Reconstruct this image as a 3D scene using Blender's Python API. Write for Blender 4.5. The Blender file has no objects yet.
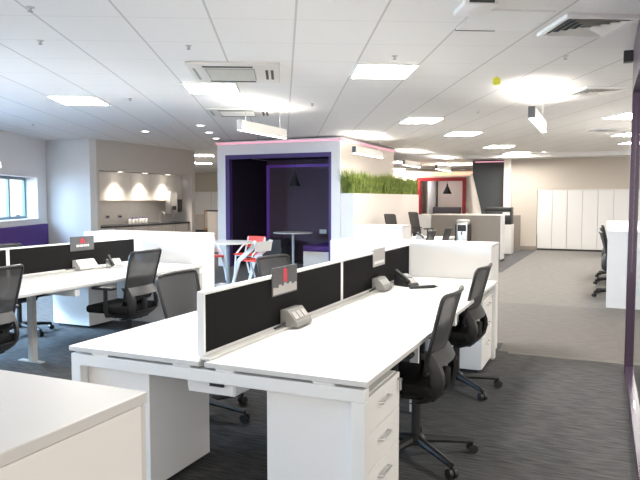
import bpy, bmesh, math, random
from mathutils import Vector, Matrix
random.seed(7)
R = math.radians
SC = bpy.context.scene
COL = SC.collection

# ------------------------------------------------------------------ camera
cam_d = bpy.data.cameras.new('camera')
cam_d.lens = 36.0
cam_d.sensor_width = 36.0
cam_d.clip_start = 0.05
cam = bpy.data.objects.new('camera', cam_d)
cam.location = (0, 0, 1.48)
cam.rotation_euler = (R(90 - 3.67), 0, R(23.83))
COL.objects.link(cam)
SC.camera = cam

# ------------------------------------------------------------------ world, exposure
w = bpy.data.worlds.new('world')
SC.world = w
w.use_nodes = True
bg = w.node_tree.nodes['Background']
bg.inputs[0].default_value = (1.0, 0.92, 0.83, 1)
bg.inputs[1].default_value = 1.02
SC.view_settings.view_transform = 'Standard'
SC.view_settings.look = 'None'
SC.view_settings.gamma = 1
SC.view_settings.use_curve_mapping = False
SC.view_settings.exposure = 1.22
PANEL_E = 30.0
LINEAR_UP = 25.0

def area(name, loc, rot, sx, sy, power, color):
    d = bpy.data.lights.new(name, 'AREA')
    d.shape = 'RECTANGLE'; d.size = sx; d.size_y = sy; d.energy = power; d.color = color
    o = bpy.data.objects.new(name, d); o.location = loc; o.rotation_euler = rot
    COL.objects.link(o); return o

# left window wall frame: runs from WP along WD, outward normal WN
WP = Vector((-11.12, 10.40, 0)); WD = Vector((0.447, -0.894, 0)).normalized(); WN = Vector((-WD.y * -1, 0, 0))
WN = Vector((WD.y, -WD.x, 0))            # outward (to the left)
WINS = [(0.5, 2.9), (4.2, 6.6), (7.9, 10.3), (11.2, 13.0)]
WZ0, WZ1 = 1.07, 1.93
wang = math.atan2(WD.y, WD.x)
for a, b in WINS:
    c = WP + WD * ((a + b) / 2) + WN * 0.75
    d = (-WN + Vector((0, 0, -1.0))).normalized()
    q = d.to_track_quat('-Z', 'Y')
    area('daylight', (c.x, c.y, 2.05), q.to_euler(), b - a, 1.2, {0: 75, 1: 1000, 2: 760, 3: 150}[WINS.index((a, b))], (0.44, 0.69, 1.0))

# ------------------------------------------------------------------ materials
def nmat(name):
    m = bpy.data.materials.new(name); m.use_nodes = True
    return m, m.node_tree.nodes, m.node_tree.links, m.node_tree.nodes['Principled BSDF']

def mat(name, col, rough=0.5, metal=0.0, emit=None, es=0.0, noise=0.0, nscale=40.0, bump=0.0, coat=0.0):
    m, n, l, p = nmat(name)
    p.inputs['Base Color'].default_value = (*col, 1)
    p.inputs['Roughness'].default_value = rough
    p.inputs['Metallic'].default_value = metal
    if rough > 0.84: p.inputs['Specular IOR Level'].default_value = 0.15
    if coat: p.inputs['Coat Weight'].default_value = coat
    if emit:
        p.inputs['Emission Color'].default_value = (*emit, 1)
        p.inputs['Emission Strength'].default_value = es
    if noise or bump:
        tc = n.new('ShaderNodeTexCoord'); t = n.new('ShaderNodeTexNoise')
        t.inputs['Scale'].default_value = nscale; t.inputs['Detail'].default_value = 3
        l.new(tc.outputs['Object'], t.inputs['Vector'])
        if noise:
            mx = n.new('ShaderNodeMix'); mx.data_type = 'RGBA'
            mx.inputs[6].default_value = (*[c * (1 - noise) for c in col], 1)
            mx.inputs[7].default_value = (*[min(1, c * (1 + noise)) for c in col], 1)
            l.new(t.outputs['Fac'], mx.inputs[0]); l.new(mx.outputs[2], p.inputs['Base Color'])
        if bump:
            b = n.new('ShaderNodeBump'); b.inputs['Strength'].default_value = bump
            b.inputs['Distance'].default_value = 0.002
            l.new(t.outputs['Fac'], b.inputs['Height']); l.new(b.outputs['Normal'], p.inputs['Normal'])
    return m

M = {}
M['white'] = mat('white_laminate', (0.67, 0.662, 0.645), 0.38, noise=0.01, nscale=8)
M['white_metal'] = mat('white_metal', (0.84, 0.835, 0.82), 0.35)
M['carcass'] = mat('white_carcass', (0.87, 0.85, 0.825), 0.45)
M['seam'] = mat('pale_seam', (0.42, 0.40, 0.38), 0.6)
M['gap'] = mat('shadow_gap_grey', (0.25, 0.24, 0.23), 0.7)
M['screen'] = mat('charcoal_fabric', (0.011, 0.0105, 0.011), 0.9, noise=0.25, nscale=350, bump=0.2)
M['black'] = mat('black_plastic', (0.018, 0.018, 0.019), 0.45)
M['chair_frame'] = mat('dark_grey_plastic', (0.022, 0.022, 0.023), 0.42)
M['seat_fabric'] = mat('black_seat_fabric', (0.014, 0.014, 0.015), 0.9, noise=0.3, nscale=300, bump=0.3)
M['grey_plastic'] = mat('light_grey_plastic', (0.56, 0.55, 0.52), 0.4)
M['mid_plastic'] = mat('mid_grey_plastic', (0.24, 0.235, 0.22), 0.45)
M['silver'] = mat('silver', (0.72, 0.72, 0.72), 0.3, 0.85)
M['steel'] = mat('brushed_steel', (0.55, 0.54, 0.52), 0.35, 0.9, noise=0.05, nscale=60)
M['wall'] = mat('painted_wall', (0.72, 0.72, 0.72), 0.75, noise=0.015, nscale=5)
M['wall_beige'] = mat('beige_wall', (0.50, 0.45, 0.39), 0.8, noise=0.02, nscale=4)
M['wall_taupe'] = mat('taupe_wall', (0.58, 0.535, 0.49), 0.8, noise=0.02, nscale=4)
M['booth_white'] = mat('booth_white', (0.74, 0.73, 0.72), 0.6, noise=0.01, nscale=6)
M['cream_warm_lit'] = mat('cream_and_warm_lit_white', (0.72, 0.655, 0.595), 0.6, noise=0.01, nscale=6)  # on booth and planter sides the warm tint stands for warm light
M['purple'] = mat('lit_purple_panel', (0.052, 0.022, 0.135), 0.55)
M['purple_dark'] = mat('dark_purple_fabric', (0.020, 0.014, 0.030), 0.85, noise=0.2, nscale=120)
M['purple_back'] = mat('plum_fabric', (0.125, 0.092, 0.125), 0.85, noise=0.2, nscale=120)
M['purple_fab'] = mat('purple_fabric', (0.085, 0.045, 0.20), 0.85, noise=0.15, nscale=150)
M['purple_post'] = mat('purple_lacquer', (0.055, 0.030, 0.060), 0.3)
M['red'] = mat('red_plastic', (0.90, 0.05, 0.02), 0.4)
M['red_frame'] = mat('red_paint', (0.34, 0.016, 0.022), 0.45)
M['dark_panel'] = mat('slate_panel', (0.050, 0.054, 0.058), 0.75, noise=0.08, nscale=30)
M['taupe_lam'] = mat('taupe_laminate', (0.235, 0.205, 0.175), 0.5, noise=0.05, nscale=15)
M['kit_lam'] = mat('kitchen_beige', (0.56, 0.50, 0.44), 0.45, noise=0.03, nscale=6)
M['splash'] = mat('splashback', (0.78, 0.72, 0.64), 0.22, noise=0.05, nscale=10)
M['kit_white'] = mat('kitchen_wall_unit', (0.70, 0.66, 0.60), 0.35)
M['wood'] = mat('warm_wood', (0.45, 0.22, 0.09), 0.5, noise=0.25, nscale=12)
M['win_frame'] = mat('blue_grey_aluminium', (0.12, 0.19, 0.23), 0.4)
M['led_pink'] = mat('pink_led', (0.6, 0.35, 0.42), 0.5, emit=(1.0, 0.40, 0.52), es=0.36)
M['led_purple'] = mat('purple_led', (0.15, 0.06, 0.4), 0.5, emit=(0.16, 0.05, 0.40), es=0.10)
M['led_warm'] = mat('amber_led', (1.0, 0.6, 0.35), 0.5, emit=(1.0, 0.60, 0.40), es=0.45)
M['panel_light'] = mat('panel_diffuser', (0.9, 0.9, 0.9), 0.5, emit=(1.0, 0.955, 0.90), es=PANEL_E)
M['linear_down'] = mat('linear_diffuser', (0.9, 0.9, 0.9), 0.5, emit=(1.0, 0.96, 0.91), es=7.0)
M['linear_up'] = mat('linear_uplight', (0.9, 0.9, 0.9), 0.5, emit=(1.0, 0.95, 0.88), es=LINEAR_UP)
M['spot'] = mat('downlight_lens', (0.9, 0.9, 0.9), 0.5, emit=(1.0, 0.93, 0.85), es=6.0)
M['booth_fill'] = mat('booth_fill_glow', (0.9, 0.9, 0.9), 0.5, emit=(1.0, 0.95, 0.92), es=5.0)  # fill glow added for the red booth interior
M['bulb_lit'] = mat('lit_bulb', (0.9, 0.9, 0.9), 0.5, emit=(1.0, 0.9, 0.8), es=150.0)
M['dome'] = mat('glowing_dome', (0.95, 0.95, 0.95), 0.5, emit=(1.0, 0.97, 0.94), es=1.6)
M['beam_body'] = mat('pendant_body', (0.72, 0.71, 0.67), 0.45)
M['endcap'] = mat('dark_endcap', (0.10, 0.10, 0.11), 0.5)
M['wire'] = mat('grey_wire', (0.35, 0.35, 0.35), 0.5)
M['grille'] = mat('grille_grey', (0.33, 0.34, 0.30), 0.6)
M['grille_dark'] = mat('grille_dark', (0.06, 0.065, 0.06), 0.7)
M['ac_white'] = mat('cassette_white', (0.77, 0.74, 0.69), 0.45)
M['yellow'] = mat('yellow_beacon', (0.72, 0.68, 0.05), 0.35)
M['sign'] = mat('sign_charcoal', (0.06, 0.06, 0.065), 0.35)
M['sign_mid'] = mat('sign_grey', (0.30, 0.29, 0.28), 0.4)
M['sign_light'] = mat('sign_light_grey', (0.42, 0.40, 0.385), 0.4)
M['sign_red'] = mat('sign_red', (0.62, 0.02, 0.04), 0.4)
M['sign_white'] = mat('sign_white', (0.8, 0.8, 0.8), 0.4)
M['sky_blue'] = mat('blue_grey_leg', (0.24, 0.28, 0.31), 0.4, 0.5)
M['soil'] = mat('dark_soil', (0.03, 0.025, 0.015), 0.95)
M['curtain'] = mat('white_blind', (0.75, 0.73, 0.70), 0.7)
M['booth_grey'] = mat('upholstery_grey', (0.10, 0.095, 0.10), 0.85)
M['pinkish'] = mat('booth_inner_wall', (0.58, 0.50, 0.46), 0.8)

def mesh_mat():
    m, n, l, p = nmat('chair_mesh')
    p.inputs['Base Color'].default_value = (0.04, 0.04, 0.042, 1); p.inputs['Roughness'].default_value = 0.8
    t = n.new('ShaderNodeBsdfTransparent'); mx = n.new('ShaderNodeMixShader')
    tc = n.new('ShaderNodeTexCoord'); wv = n.new('ShaderNodeTexWave')
    wv.wave_type = 'BANDS'; wv.bands_direction = 'Z'; wv.inputs['Scale'].default_value = 90
    l.new(tc.outputs['Object'], wv.inputs['Vector'])
    mr = n.new('ShaderNodeMapRange'); mr.inputs[3].default_value = 0.88; mr.inputs[4].default_value = 0.985
    l.new(wv.outputs['Fac'], mr.inputs[0]); l.new(mr.outputs[0], mx.inputs[0])
    l.new(t.outputs[0], mx.inputs[1]); l.new(p.outputs[0], mx.inputs[2])
    l.new(mx.outputs[0], n['Material Output'].inputs['Surface'])
    return m
M['mesh'] = mesh_mat()

def glass_mat(name, tint=(0.97, 0.98, 0.98), gl=0.06):
    m, n, l, p = nmat(name)
    n.remove(p)
    t = n.new('ShaderNodeBsdfTransparent'); t.inputs[0].default_value = (*tint, 1)
    g = n.new('ShaderNodeBsdfGlossy'); g.inputs['Roughness'].default_value = 0.02
    mx = n.new('ShaderNodeMixShader'); mx.inputs[0].default_value = gl
    l.new(t.outputs[0], mx.inputs[1]); l.new(g.outputs[0], mx.inputs[2])
    l.new(mx.outputs[0], n['Material Output'].inputs['Surface'])
    return m
M['glass'] = glass_mat('clear_glass')

GA = 27.1   # the ceiling grid is turned against the desks
GU = Vector((math.cos(R(GA)), math.sin(R(GA)), 0)); GV = Vector((-math.sin(R(GA)), math.cos(R(GA)), 0))
TU, TV, U0, V0 = 0.60, 0.69, 0.09, 6.02

def ceiling_mat():
    m, n, l, p = nmat('ceiling_tiles')
    p.inputs['Roughness'].default_value = 0.9
    tc = n.new('ShaderNodeTexCoord')
    def dot(v):
        d = n.new('ShaderNodeVectorMath'); d.operation = 'DOT_PRODUCT'
        l.new(tc.outputs['Object'], d.inputs[0]); d.inputs[1].default_value = v
        return d.outputs['Value']
    def mth(op, a, b=None):
        x = n.new('ShaderNodeMath'); x.operation = op
        for i, v in enumerate((a, b)):
            if v is None: continue
            if isinstance(v, (int, float)): x.inputs[i].default_value = v
            else: l.new(v, x.inputs[i])
        return x.outputs[0]
    def line(v, off, step, half):
        f = mth('FRACT', mth('DIVIDE', mth('ADD', v, -off + step * 200), step))
        d = mth('ABSOLUTE', mth('SUBTRACT', f, 0.5))
        return mth('GREATER_THAN', d, 0.5 - half / step)
    lu = line(dot(GU), U0, TU, 0.008); lv = line(dot(GV), V0, TV, 0.0045)
    g = mth('MAXIMUM', lu, mth('MULTIPLY', lv, 0.6))
    t = n.new('ShaderNodeTexNoise'); t.inputs['Scale'].default_value = 90
    l.new(tc.outputs['Object'], t.inputs['Vector'])
    c0 = n.new('ShaderNodeMix'); c0.data_type = 'RGBA'
    c0.inputs[6].default_value = (0.80, 0.785, 0.76, 1); c0.inputs[7].default_value = (0.86, 0.845, 0.82, 1)
    l.new(t.outputs['Fac'], c0.inputs[0])
    mx = n.new('ShaderNodeMix'); mx.data_type = 'RGBA'
    l.new(g, mx.inputs[0]); l.new(c0.outputs[2], mx.inputs[6]); mx.inputs[7].default_value = (0.57, 0.56, 0.54, 1)
    l.new(mx.outputs[2], p.inputs['Base Color'])
    return m
M['ceiling'] = ceiling_mat()

def carpet(name, c0, c1):
    m, n, l, p = nmat(name)
    p.inputs['Roughness'].default_value = 1.0
    p.inputs['Specular IOR Level'].default_value = 0.1
    tc = n.new('ShaderNodeTexCoord'); mp = n.new('ShaderNodeMapping')
    mp.inputs['Scale'].default_value = (7, 60, 1); mp.inputs['Rotation'].default_value = (0, 0, R(-GA))
    l.new(tc.outputs['Object'], mp.inputs['Vector'])
    t = n.new('ShaderNodeTexNoise'); t.inputs['Scale'].default_value = 1.0; t.inputs['Detail'].default_value = 4
    l.new(mp.outputs[0], t.inputs['Vector'])
    t2 = n.new('ShaderNodeTexNoise'); t2.inputs['Scale'].default_value = 160
    l.new(tc.outputs['Object'], t2.inputs['Vector'])
    ad = n.new('ShaderNodeMath'); ad.operation = 'MULTIPLY_ADD'; ad.inputs[1].default_value = 0.35
    l.new(t2.outputs['Fac'], ad.inputs[0]); l.new(t.outputs['Fac'], ad.inputs[2])
    r = n.new('ShaderNodeValToRGB'); r.color_ramp.elements[0].position = 0.48; r.color_ramp.elements[1].position = 0.85
    r.color_ramp.elements[0].color = (*c0, 1); r.color_ramp.elements[1].color = (*c1, 1)
    l.new(ad.outputs[0], r.inputs[0]); l.new(r.outputs[0], p.inputs['Base Color'])
    b = n.new('ShaderNodeBump'); b.inputs['Strength'].default_value = 0.4; b.inputs['Distance'].default_value = 0.004
    l.new(t2.outputs['Fac'], b.inputs['Height']); l.new(b.outputs['Normal'], p.inputs['Normal'])
    return m
M['carpet'] = carpet('charcoal_carpet', (0.058, 0.058, 0.060), (0.135, 0.132, 0.130))
M['carpet_mid'] = carpet('mid_grey_carpet', (0.15, 0.14, 0.13), (0.21, 0.20, 0.187))
M['carpet_light'] = carpet('pale_grey_carpet', (0.155, 0.147, 0.135), (0.235, 0.224, 0.205))

# ------------------------------------------------------------------ mesh helpers
class MB:
    def __init__(s): s.bm = bmesh.new()
    def _new(s, geom_verts, mtx):
        bmesh.ops.transform(s.bm, matrix=mtx, verts=geom_verts)
    def box(s, x0, x1, y0, y1, z0, z1, bev=0.0, seg=2):
        r = bmesh.ops.create_cube(s.bm, size=1)
        vs = r['verts']
        s._new(vs, Matrix.Translation(((x0 + x1) / 2, (y0 + y1) / 2, (z0 + z1) / 2)) @ Matrix.Diagonal((abs(x1 - x0), abs(y1 - y0), abs(z1 - z0), 1)))
        if bev:
            es = list({e for v in vs for e in v.link_edges})
            bmesh.ops.bevel(s.bm, geom=es, offset=bev, segments=seg, affect='EDGES', profile=0.5)
        return s
    def obox(s, c, ax, sx, sy, sz, bev=0.0):
        """box centred on c, local x axis along ax (horizontal)"""
        ax = Vector(ax).normalized(); ay = Vector((-ax.y, ax.x, 0)); az = Vector((0, 0, 1))
        r = bmesh.ops.create_cube(s.bm, size=1); vs = r['verts']
        m = Matrix((( ax.x * sx, ay.x * sy, 0, c[0]), (ax.y * sx, ay.y * sy, 0, c[1]), (0, 0, sz, c[2]), (0, 0, 0, 1)))
        s._new(vs, m)
        if bev:
            es = list({e for v in vs for e in v.link_edges})
            bmesh.ops.bevel(s.bm, geom=es, offset=bev, segments=2, affect='EDGES', profile=0.5)
        return s
    def cyl(s, p0, p1, r0, r1=None, seg=20, caps=True):
        p0 = Vector(p0); p1 = Vector(p1); d = p1 - p0
        r1 = r0 if r1 is None else r1
        r = bmesh.ops.create_cone(s.bm, cap_ends=caps, segments=seg, radius1=r0, radius2=r1, depth=d.length)
        q = d.to_track_quat('Z', 'Y').to_matrix().to_4x4()
        s._new(r['verts'], Matrix.Translation((p0 + p1) / 2) @ q)
        return s
    def sph(s, c, r, sc=(1, 1, 1), seg=16):
        k = bmesh.ops.create_uvsphere(s.bm, u_segments=seg, v_segments=max(6, seg // 2), radius=r)
        s._new(k['verts'], Matrix.Translation(c) @ Matrix.Diagonal((*sc, 1)))
        return s
    def lathe(s, prof, c=(0, 0, 0), seg=28):
        rings = []
        for r, z in prof:
            rings.append([s.bm.verts.new((c[0] + r * math.cos(2 * math.pi * i / seg), c[1] + r * math.sin(2 * math.pi * i / seg), c[2] + z)) for i in range(seg)])
        for a, b in zip(rings, rings[1:]):
            for i in range(seg):
                s.bm.faces.new((a[i], a[(i + 1) % seg], b[(i + 1) % seg], b[i]))
        if prof[0][0] > 1e-4: s.bm.faces.new(list(reversed(rings[0])))
        if prof[-1][0] > 1e-4: s.bm.faces.new(rings[-1])
        return s
    def tube(s, pts, r, seg=8, closed=False, sq=1.0):
        pts = [Vector(p) for p in pts]; n = len(pts); rings = []
        up0 = None
        for i, p in enumerate(pts):
            if closed: t = pts[(i + 1) % n] - pts[i - 1]
            else: t = pts[min(i + 1, n - 1)] - pts[max(i - 1, 0)]
            t.normalize()
            if up0 is None:
                up0 = Vector((0, 0, 1)) if abs(t.z) < 0.9 else Vector((1, 0, 0))
            a = t.cross(up0)
            if a.length < 1e-4: a = t.cross(Vector((0, 1, 0)))
            a.normalize(); b = a.cross(t); up0 = b
            rr = r[i] if isinstance(r, (list, tuple)) else r
            rings.append([s.bm.verts.new(p + a * rr * math.cos(2 * math.pi * k / seg) + b * rr * sq * math.sin(2 * math.pi * k / seg)) for k in range(seg)])
        m = n if closed else n - 1
        for i in range(m):
            A = rings[i]; B = rings[(i + 1) % n]
            for k in range(seg):
                s.bm.faces.new((A[k], A[(k + 1) % seg], B[(k + 1) % seg], B[k]))
        if not closed:
            s.bm.faces.new(list(reversed(rings[0]))); s.bm.faces.new(rings[-1])
        return s
    def prism(s, poly, y0, y1, axis='y'):
        """extrude a polygon of (a, z) pairs along y (or x)"""
        def P(a, z, t): return (a, t, z) if axis == 'y' else (t, a, z)
        A = [s.bm.verts.new(P(a, z, y0)) for a, z in poly]; B = [s.bm.verts.new(P(a, z, y1)) for a, z in poly]
        s.bm.faces.new(A); s.bm.faces.new(list(reversed(B)))
        for i in range(len(poly)):
            j = (i + 1) % len(poly)
            s.bm.faces.new((A[j], A[i], B[i], B[j]))
        return s
    def poly(s, pts, z0, z1):
        A = [s.bm.verts.new((x, y, z0)) for x, y in pts]; B = [s.bm.verts.new((x, y, z1)) for x, y in pts]
        s.bm.faces.new(list(reversed(A))); s.bm.faces.new(B)
        for i in range(len(pts)):
            j = (i + 1) % len(pts)
            s.bm.faces.new((A[i], A[j], B[j], B[i]))
        return s
    def build(s, name, m, parent=None, smooth=False):
        bmesh.ops.recalc_face_normals(s.bm, faces=s.bm.faces[:])
        me = bpy.data.meshes.new(name); s.bm.to_mesh(me); s.bm.free()
        me.materials.append(m)
        if smooth:
            for p in me.polygons: p.use_smooth = True
            try: me.set_sharp_from_angle(angle=R(40))
            except Exception: pass
        o = bpy.data.objects.new(name, me); COL.objects.link(o)
        if parent: o.parent = parent
        return o

def tag(o, label, cat, group=None, kind=None):
    if label: o['label'] = label
    if cat: o['category'] = cat
    if group: o['group'] = group
    if kind: o['kind'] = kind
    return o

def thing(name, label, cat, loc=(0, 0, 0), rz=0.0, group=None):
    o = bpy.data.objects.new(name, None); COL.objects.link(o)
    o.empty_display_size = 0.1
    o.location = loc; o.rotation_euler = (0, 0, rz)
    return tag(o, label, cat, group)

def struct(name, mb, m, parent=None, label=None):
    o = mb.build(name, m, parent)
    if not parent: o['kind'] = 'structure'
    if label: o['label'] = label
    return o

def copy_tree(o, parent=None):
    c = o.copy(); COL.objects.link(c)
    if parent: c.parent = parent
    for ch in list(o.children): copy_tree(ch, c)
    return c

def place(proto, used, loc, rz, label, group=None, sz=1.0):
    o = proto if not used else copy_tree(proto)
    o.location = loc; o.rotation_euler = (0, 0, rz); o.scale = (1, 1, sz)
    o['label'] = label
    if group: o['group'] = group
    return o

H = 2.75
# ================================================================== SETTING
SHELL = [(-4.9, -2.5), (7, -2.5), (7, 28), (-26, 28), (-20.2, 20), (-11.75, 10.9), (-11.45, 10.4)]
struct('floor', MB().poly(SHELL, -0.1, 0), M['carpet'])
def strip(name, pts, z, m):
    return struct(name, MB().poly(pts, 0.0, z), m)
strip('floor_walkway', [(-0.9, 6.35), (7, 6.35), (7, 9.38), (-2.5, 9.38), (-2.5, 6.7), (-0.9, 6.7)], 0.002, M['carpet_mid'])
strip('floor_pale', [(-2.6, 9.38), (7, 9.38), (7, 19.5), (-1.72, 19.5), (-1.84, 13.2), (-2.6, 13.2)], 0.003, M['carpet_light'])
strip('floor_border', [(-0.8, 6.27), (7, 6.27), (7, 6.35), (-0.8, 6.35)], 0.003, M['carpet_light'])
ce = struct('ceiling', MB().poly(SHELL, H, H + 0.1), M['ceiling'])

# left window wall, split round its windows
def wallbox(mb, s0, s1, z0, z1, t=0.32, off=0.0):
    c = WP + WD * ((s0 + s1) / 2) + WN * (t / 2 + off)
    mb.obox((c.x, c.y, (z0 + z1) / 2), WD, s1 - s0, t, z1 - z0)
lw = MB(); prev = -0.4
for a, b in WINS:
    wallbox(lw, prev, a, 0, H); wallbox(lw, a, b, 0, WZ0); wallbox(lw, a, b, WZ1, H); prev = b
wallbox(lw, prev, 14.6, 0, H)
struct('wall_left', lw, M['wall'])
for i, (a, b) in enumerate(WINS):
    fr = MB(); n = 3
    def fb(s0, s1, z0, z1, t=0.06):
        wallbox(fr, s0, s1, z0, z1, t, 0.24)
    fb(a, b, WZ0, WZ0 + 0.06); fb(a, b, WZ1 - 0.06, WZ1)
    for k in range(n + 1):
        s = a + (b - a) * k / n
        s0 = min(max(s - 0.035, a), b - 0.07); fb(s0, s0 + 0.07, WZ0 + 0.06, WZ1 - 0.06)
    wn = struct('window_%d' % (i + 1), fr, M['win_frame'])
    gl = MB(); wallbox(gl, a + 0.03, b - 0.03, WZ0 + 0.05, WZ1 - 0.05, 0.008, 0.266)
    gl.build('pane', M['glass'], wn)
    sl = MB(); wallbox(sl, a - 0.03, b + 0.03, WZ0 - 0.03, WZ0 + 0.003, 0.27, -0.03)
    sl.build('sill', M['white'], wn)
    hd = MB(); wallbox(hd, a + 0.42, a + 0.54, WZ0 + 0.06, WZ0 + 0.09, 0.03, 0.20); hd.build('handle', M['win_frame'], wn)

# return wall, kitchen wall with alcove
KX = -9.9
struct('wall_return', MB().box(-11.6, KX, 10.42, 10.62, 0, H), M['wall'])
kw = MB()
kw.box(KX - 0.62, KX, 10.621, 10.70, 0, 2.1)
kw.box(KX - 0.62, KX, 14.07, 14.22, 0, 2.1)
kw.box(KX - 0.62, KX, 10.621, 14.22, 2.1, H)
kw.box(KX - 0.80, KX - 0.621, 10.621, 14.22, 0, H)
struct('wall_kitchen', kw, M['wall_taupe'])
# far walls
FY = 19.5
fw = MB(); fw.box(-2.47, -1.75, FY, FY + 0.2, 0, 2.62); fw.box(-1.75, 3.2, FY, FY + 0.2, 1.75, 2.62)
fw.box(3.2, 7, FY, FY + 0.2, 0, 2.62); fw.box(-1.75, 3.2, FY + 0.6, FY + 0.7, 0, 1.75)
fw.box(-2.47, 7, FY - 0.02, FY + 0.6, 2.62, H)
struct('wall_far', fw, M['wall_beige'])
struct('trim_bulkhead', MB().box(-3.7, 7, FY - 0.75, FY - 0.021, 2.64, H - 0.001), M['booth_white'])
struct('trim_column', MB().box(-2.68, -2.471, FY - 0.12, FY + 0.2, 0, 2.639), M['cream_warm_lit'])
struct('baseboard_far', MB().box(-2.47, -1.75, FY - 0.02, FY - 0.001, 0, 0.11), M['taupe_lam'])
struct('wall_back', MB().box(-26, -2.6, 26.7, 26.9, 0, H), M['wall_beige'])
struct('wall_corridor', MB().box(-20.2, -20, 20.2, 26.7, 0, H), M['wall_beige'])

# ================================================================== CEILING THINGS
def gpt(u, v): return GU * u + GV * v
ZC = H
def ceil_panel(u, v, label):
    c = gpt((u + 0.5) * TU + 0.0, v + TV / 2)
    t = thing('ceiling_light', label, 'ceiling light', (c.x, c.y, ZC - 0.018), R(GA), 'square ceiling light panels')
    f = MB(); a, b = TU / 2, TV / 2
    f.box(-a, a, -b, -b + 0.02, 0, 0.016); f.box(-a, a, b - 0.02, b, 0, 0.016)
    f.box(-a, -a + 0.02, -b + 0.02, b - 0.02, 0, 0.016); f.box(a - 0.02, a, -b + 0.02, b - 0.02, 0, 0.016)
    f.build('frame', M['white_metal'], t)
    MB().box(-a + 0.021, a - 0.021, -b + 0.021, b - 0.021, 0.003, 0.014).build('diffuser', M['panel_light'], t)
P = [(-4.85, 13.57, 'lit square ceiling panel at far left, above the left bench desk'),
     (-1.85, 11.85, 'lit square ceiling panel just behind the near air conditioning cassette'),
     (1.15, 10.07, 'lit square ceiling panel right of centre, nearest the camera'),
     (3.2, 16.6, 'lit square ceiling panel above the planter, mid distance'),
     (5.3, 20.0, 'lit square ceiling panel left of the hanging yellow-end pendant row, third away'),
     (8.2, 25.0, 'lit square ceiling panel in front of the slate panel, fourth away'),
     (10.2, 28.5, 'farthest lit square ceiling panel, close to the beige far wall'),
     (8.34, 15.35, 'lit square ceiling panel by the purple post, nearest on the right'),
     (10.9, 19.85, 'lit square ceiling panel by the purple post, second on the right'),
     (12.75, 22.85, 'lit square ceiling panel by the purple post, third on the right'),
     (15.2, 27.1, 'lit square ceiling panel by the purple post, fourth and farthest on the right')]
P[4] = (P[4][0], P[4][1], 'lit square ceiling panel between the planter and the beige column, third away')
for u, v, lb in P: ceil_panel(u, v * TU, lb)
# panels over the far rooms, plus unseen ones added for brightness
ceil_panel(-4.36, 30.8 * TU, 'lit square panel in the ceiling beyond the kitchen, nearer one')
ceil_panel(-5.2, 37.7 * TU, 'lit square panel in the ceiling beyond the kitchen, farther one')
ceil_panel(7.5, 44.3 * TU, 'lit square ceiling panel above the red booth, at its left')
ceil_panel(-0.95, 5.4 * TU, 'added unseen ceiling panel overhead, above the middle of the front desk')  # out of view, added to light the desk and near floor
ceil_panel(5.2, 4.8 * TU, 'added unseen ceiling panel overhead, right of the front desk')  # out of view, added to lift the near floor
ceil_panel(-6.2, 34.0 * TU, 'added fill panel hidden in the corridor ceiling behind the kitchen wall')  # hidden panel added to brighten the corridor
ceil_panel(-3.9, 41.0 * TU, 'added fill panel in the corridor ceiling before the white cupboards')  # extra panel added so the cupboards read bright
ceil_panel(-3.2, 36.5 * TU, 'added fill panel hidden in the corridor ceiling behind the purple booth')  # hidden panel, also added to brighten the corridor
ceil_panel(6.2, 36.0 * TU, 'added fill panel on the ceiling in front of the red booth, above the aisle')  # panel added to lift the dark area above the booth
ceil_panel(10.1, 38.3 * TU, 'lit square ceiling panel left of the slate panel top')

def linear(x, y0, y1, label):
    t = thing('linear_pendant_light', label, 'pendant light', (x, (y0 + y1) / 2, 2.35), 0, 'linear pendant lights')
    L = (y1 - y0) / 2
    b = MB(); b.box(-0.035, -0.028, -L, L, 0.002, 0.125); b.box(0.028, 0.035, -L, L, 0.002, 0.125); b.box(-0.028, 0.028, -L, L, 0.05, 0.07)
    b.build('housing', M['beam_body'], t)
    e = MB(); e.box(-0.037, 0.037, -L - 0.008, -L, 0, 0.127); e.build('end_cap', M['endcap'], t)
    e = MB(); e.box(-0.037, 0.037, L, L + 0.008, 0, 0.127); e.build('end_cap', M['endcap'], t)
    MB().box(-0.0275, 0.0275, -L, L, -0.004, 0.02).build('lower_diffuser', M['linear_down'], t)
    MB().box(-0.0275, 0.0275, -L, L, 0.10, 0.118).build('upper_diffuser', M['linear_up'], t)
    for yy in (-L * 0.75, L * 0.75):
        MB().cyl((0, yy, 0.118), (0, yy, 0.399), 0.003, seg=6).build('suspension_wire', M['wire'], t)
linear(-4.22, 7.04, 8.30, 'white linear pendant hanging in front of the purple booth')
linear(-0.73, 7.30, 8.86, 'linear pendant with dark end hanging towards the right, under a bright ceiling glow')
linear(-4.35, 11.45, 13.1, 'linear pendant hanging right of the purple booth over the planter')
linear(-4.70, 15.95, 17.5, 'linear pendant hanging above the far end of the grass')
linear(-4.48, 18.52, 20.4, 'linear pendant hanging in front of the red framed booth')

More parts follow.
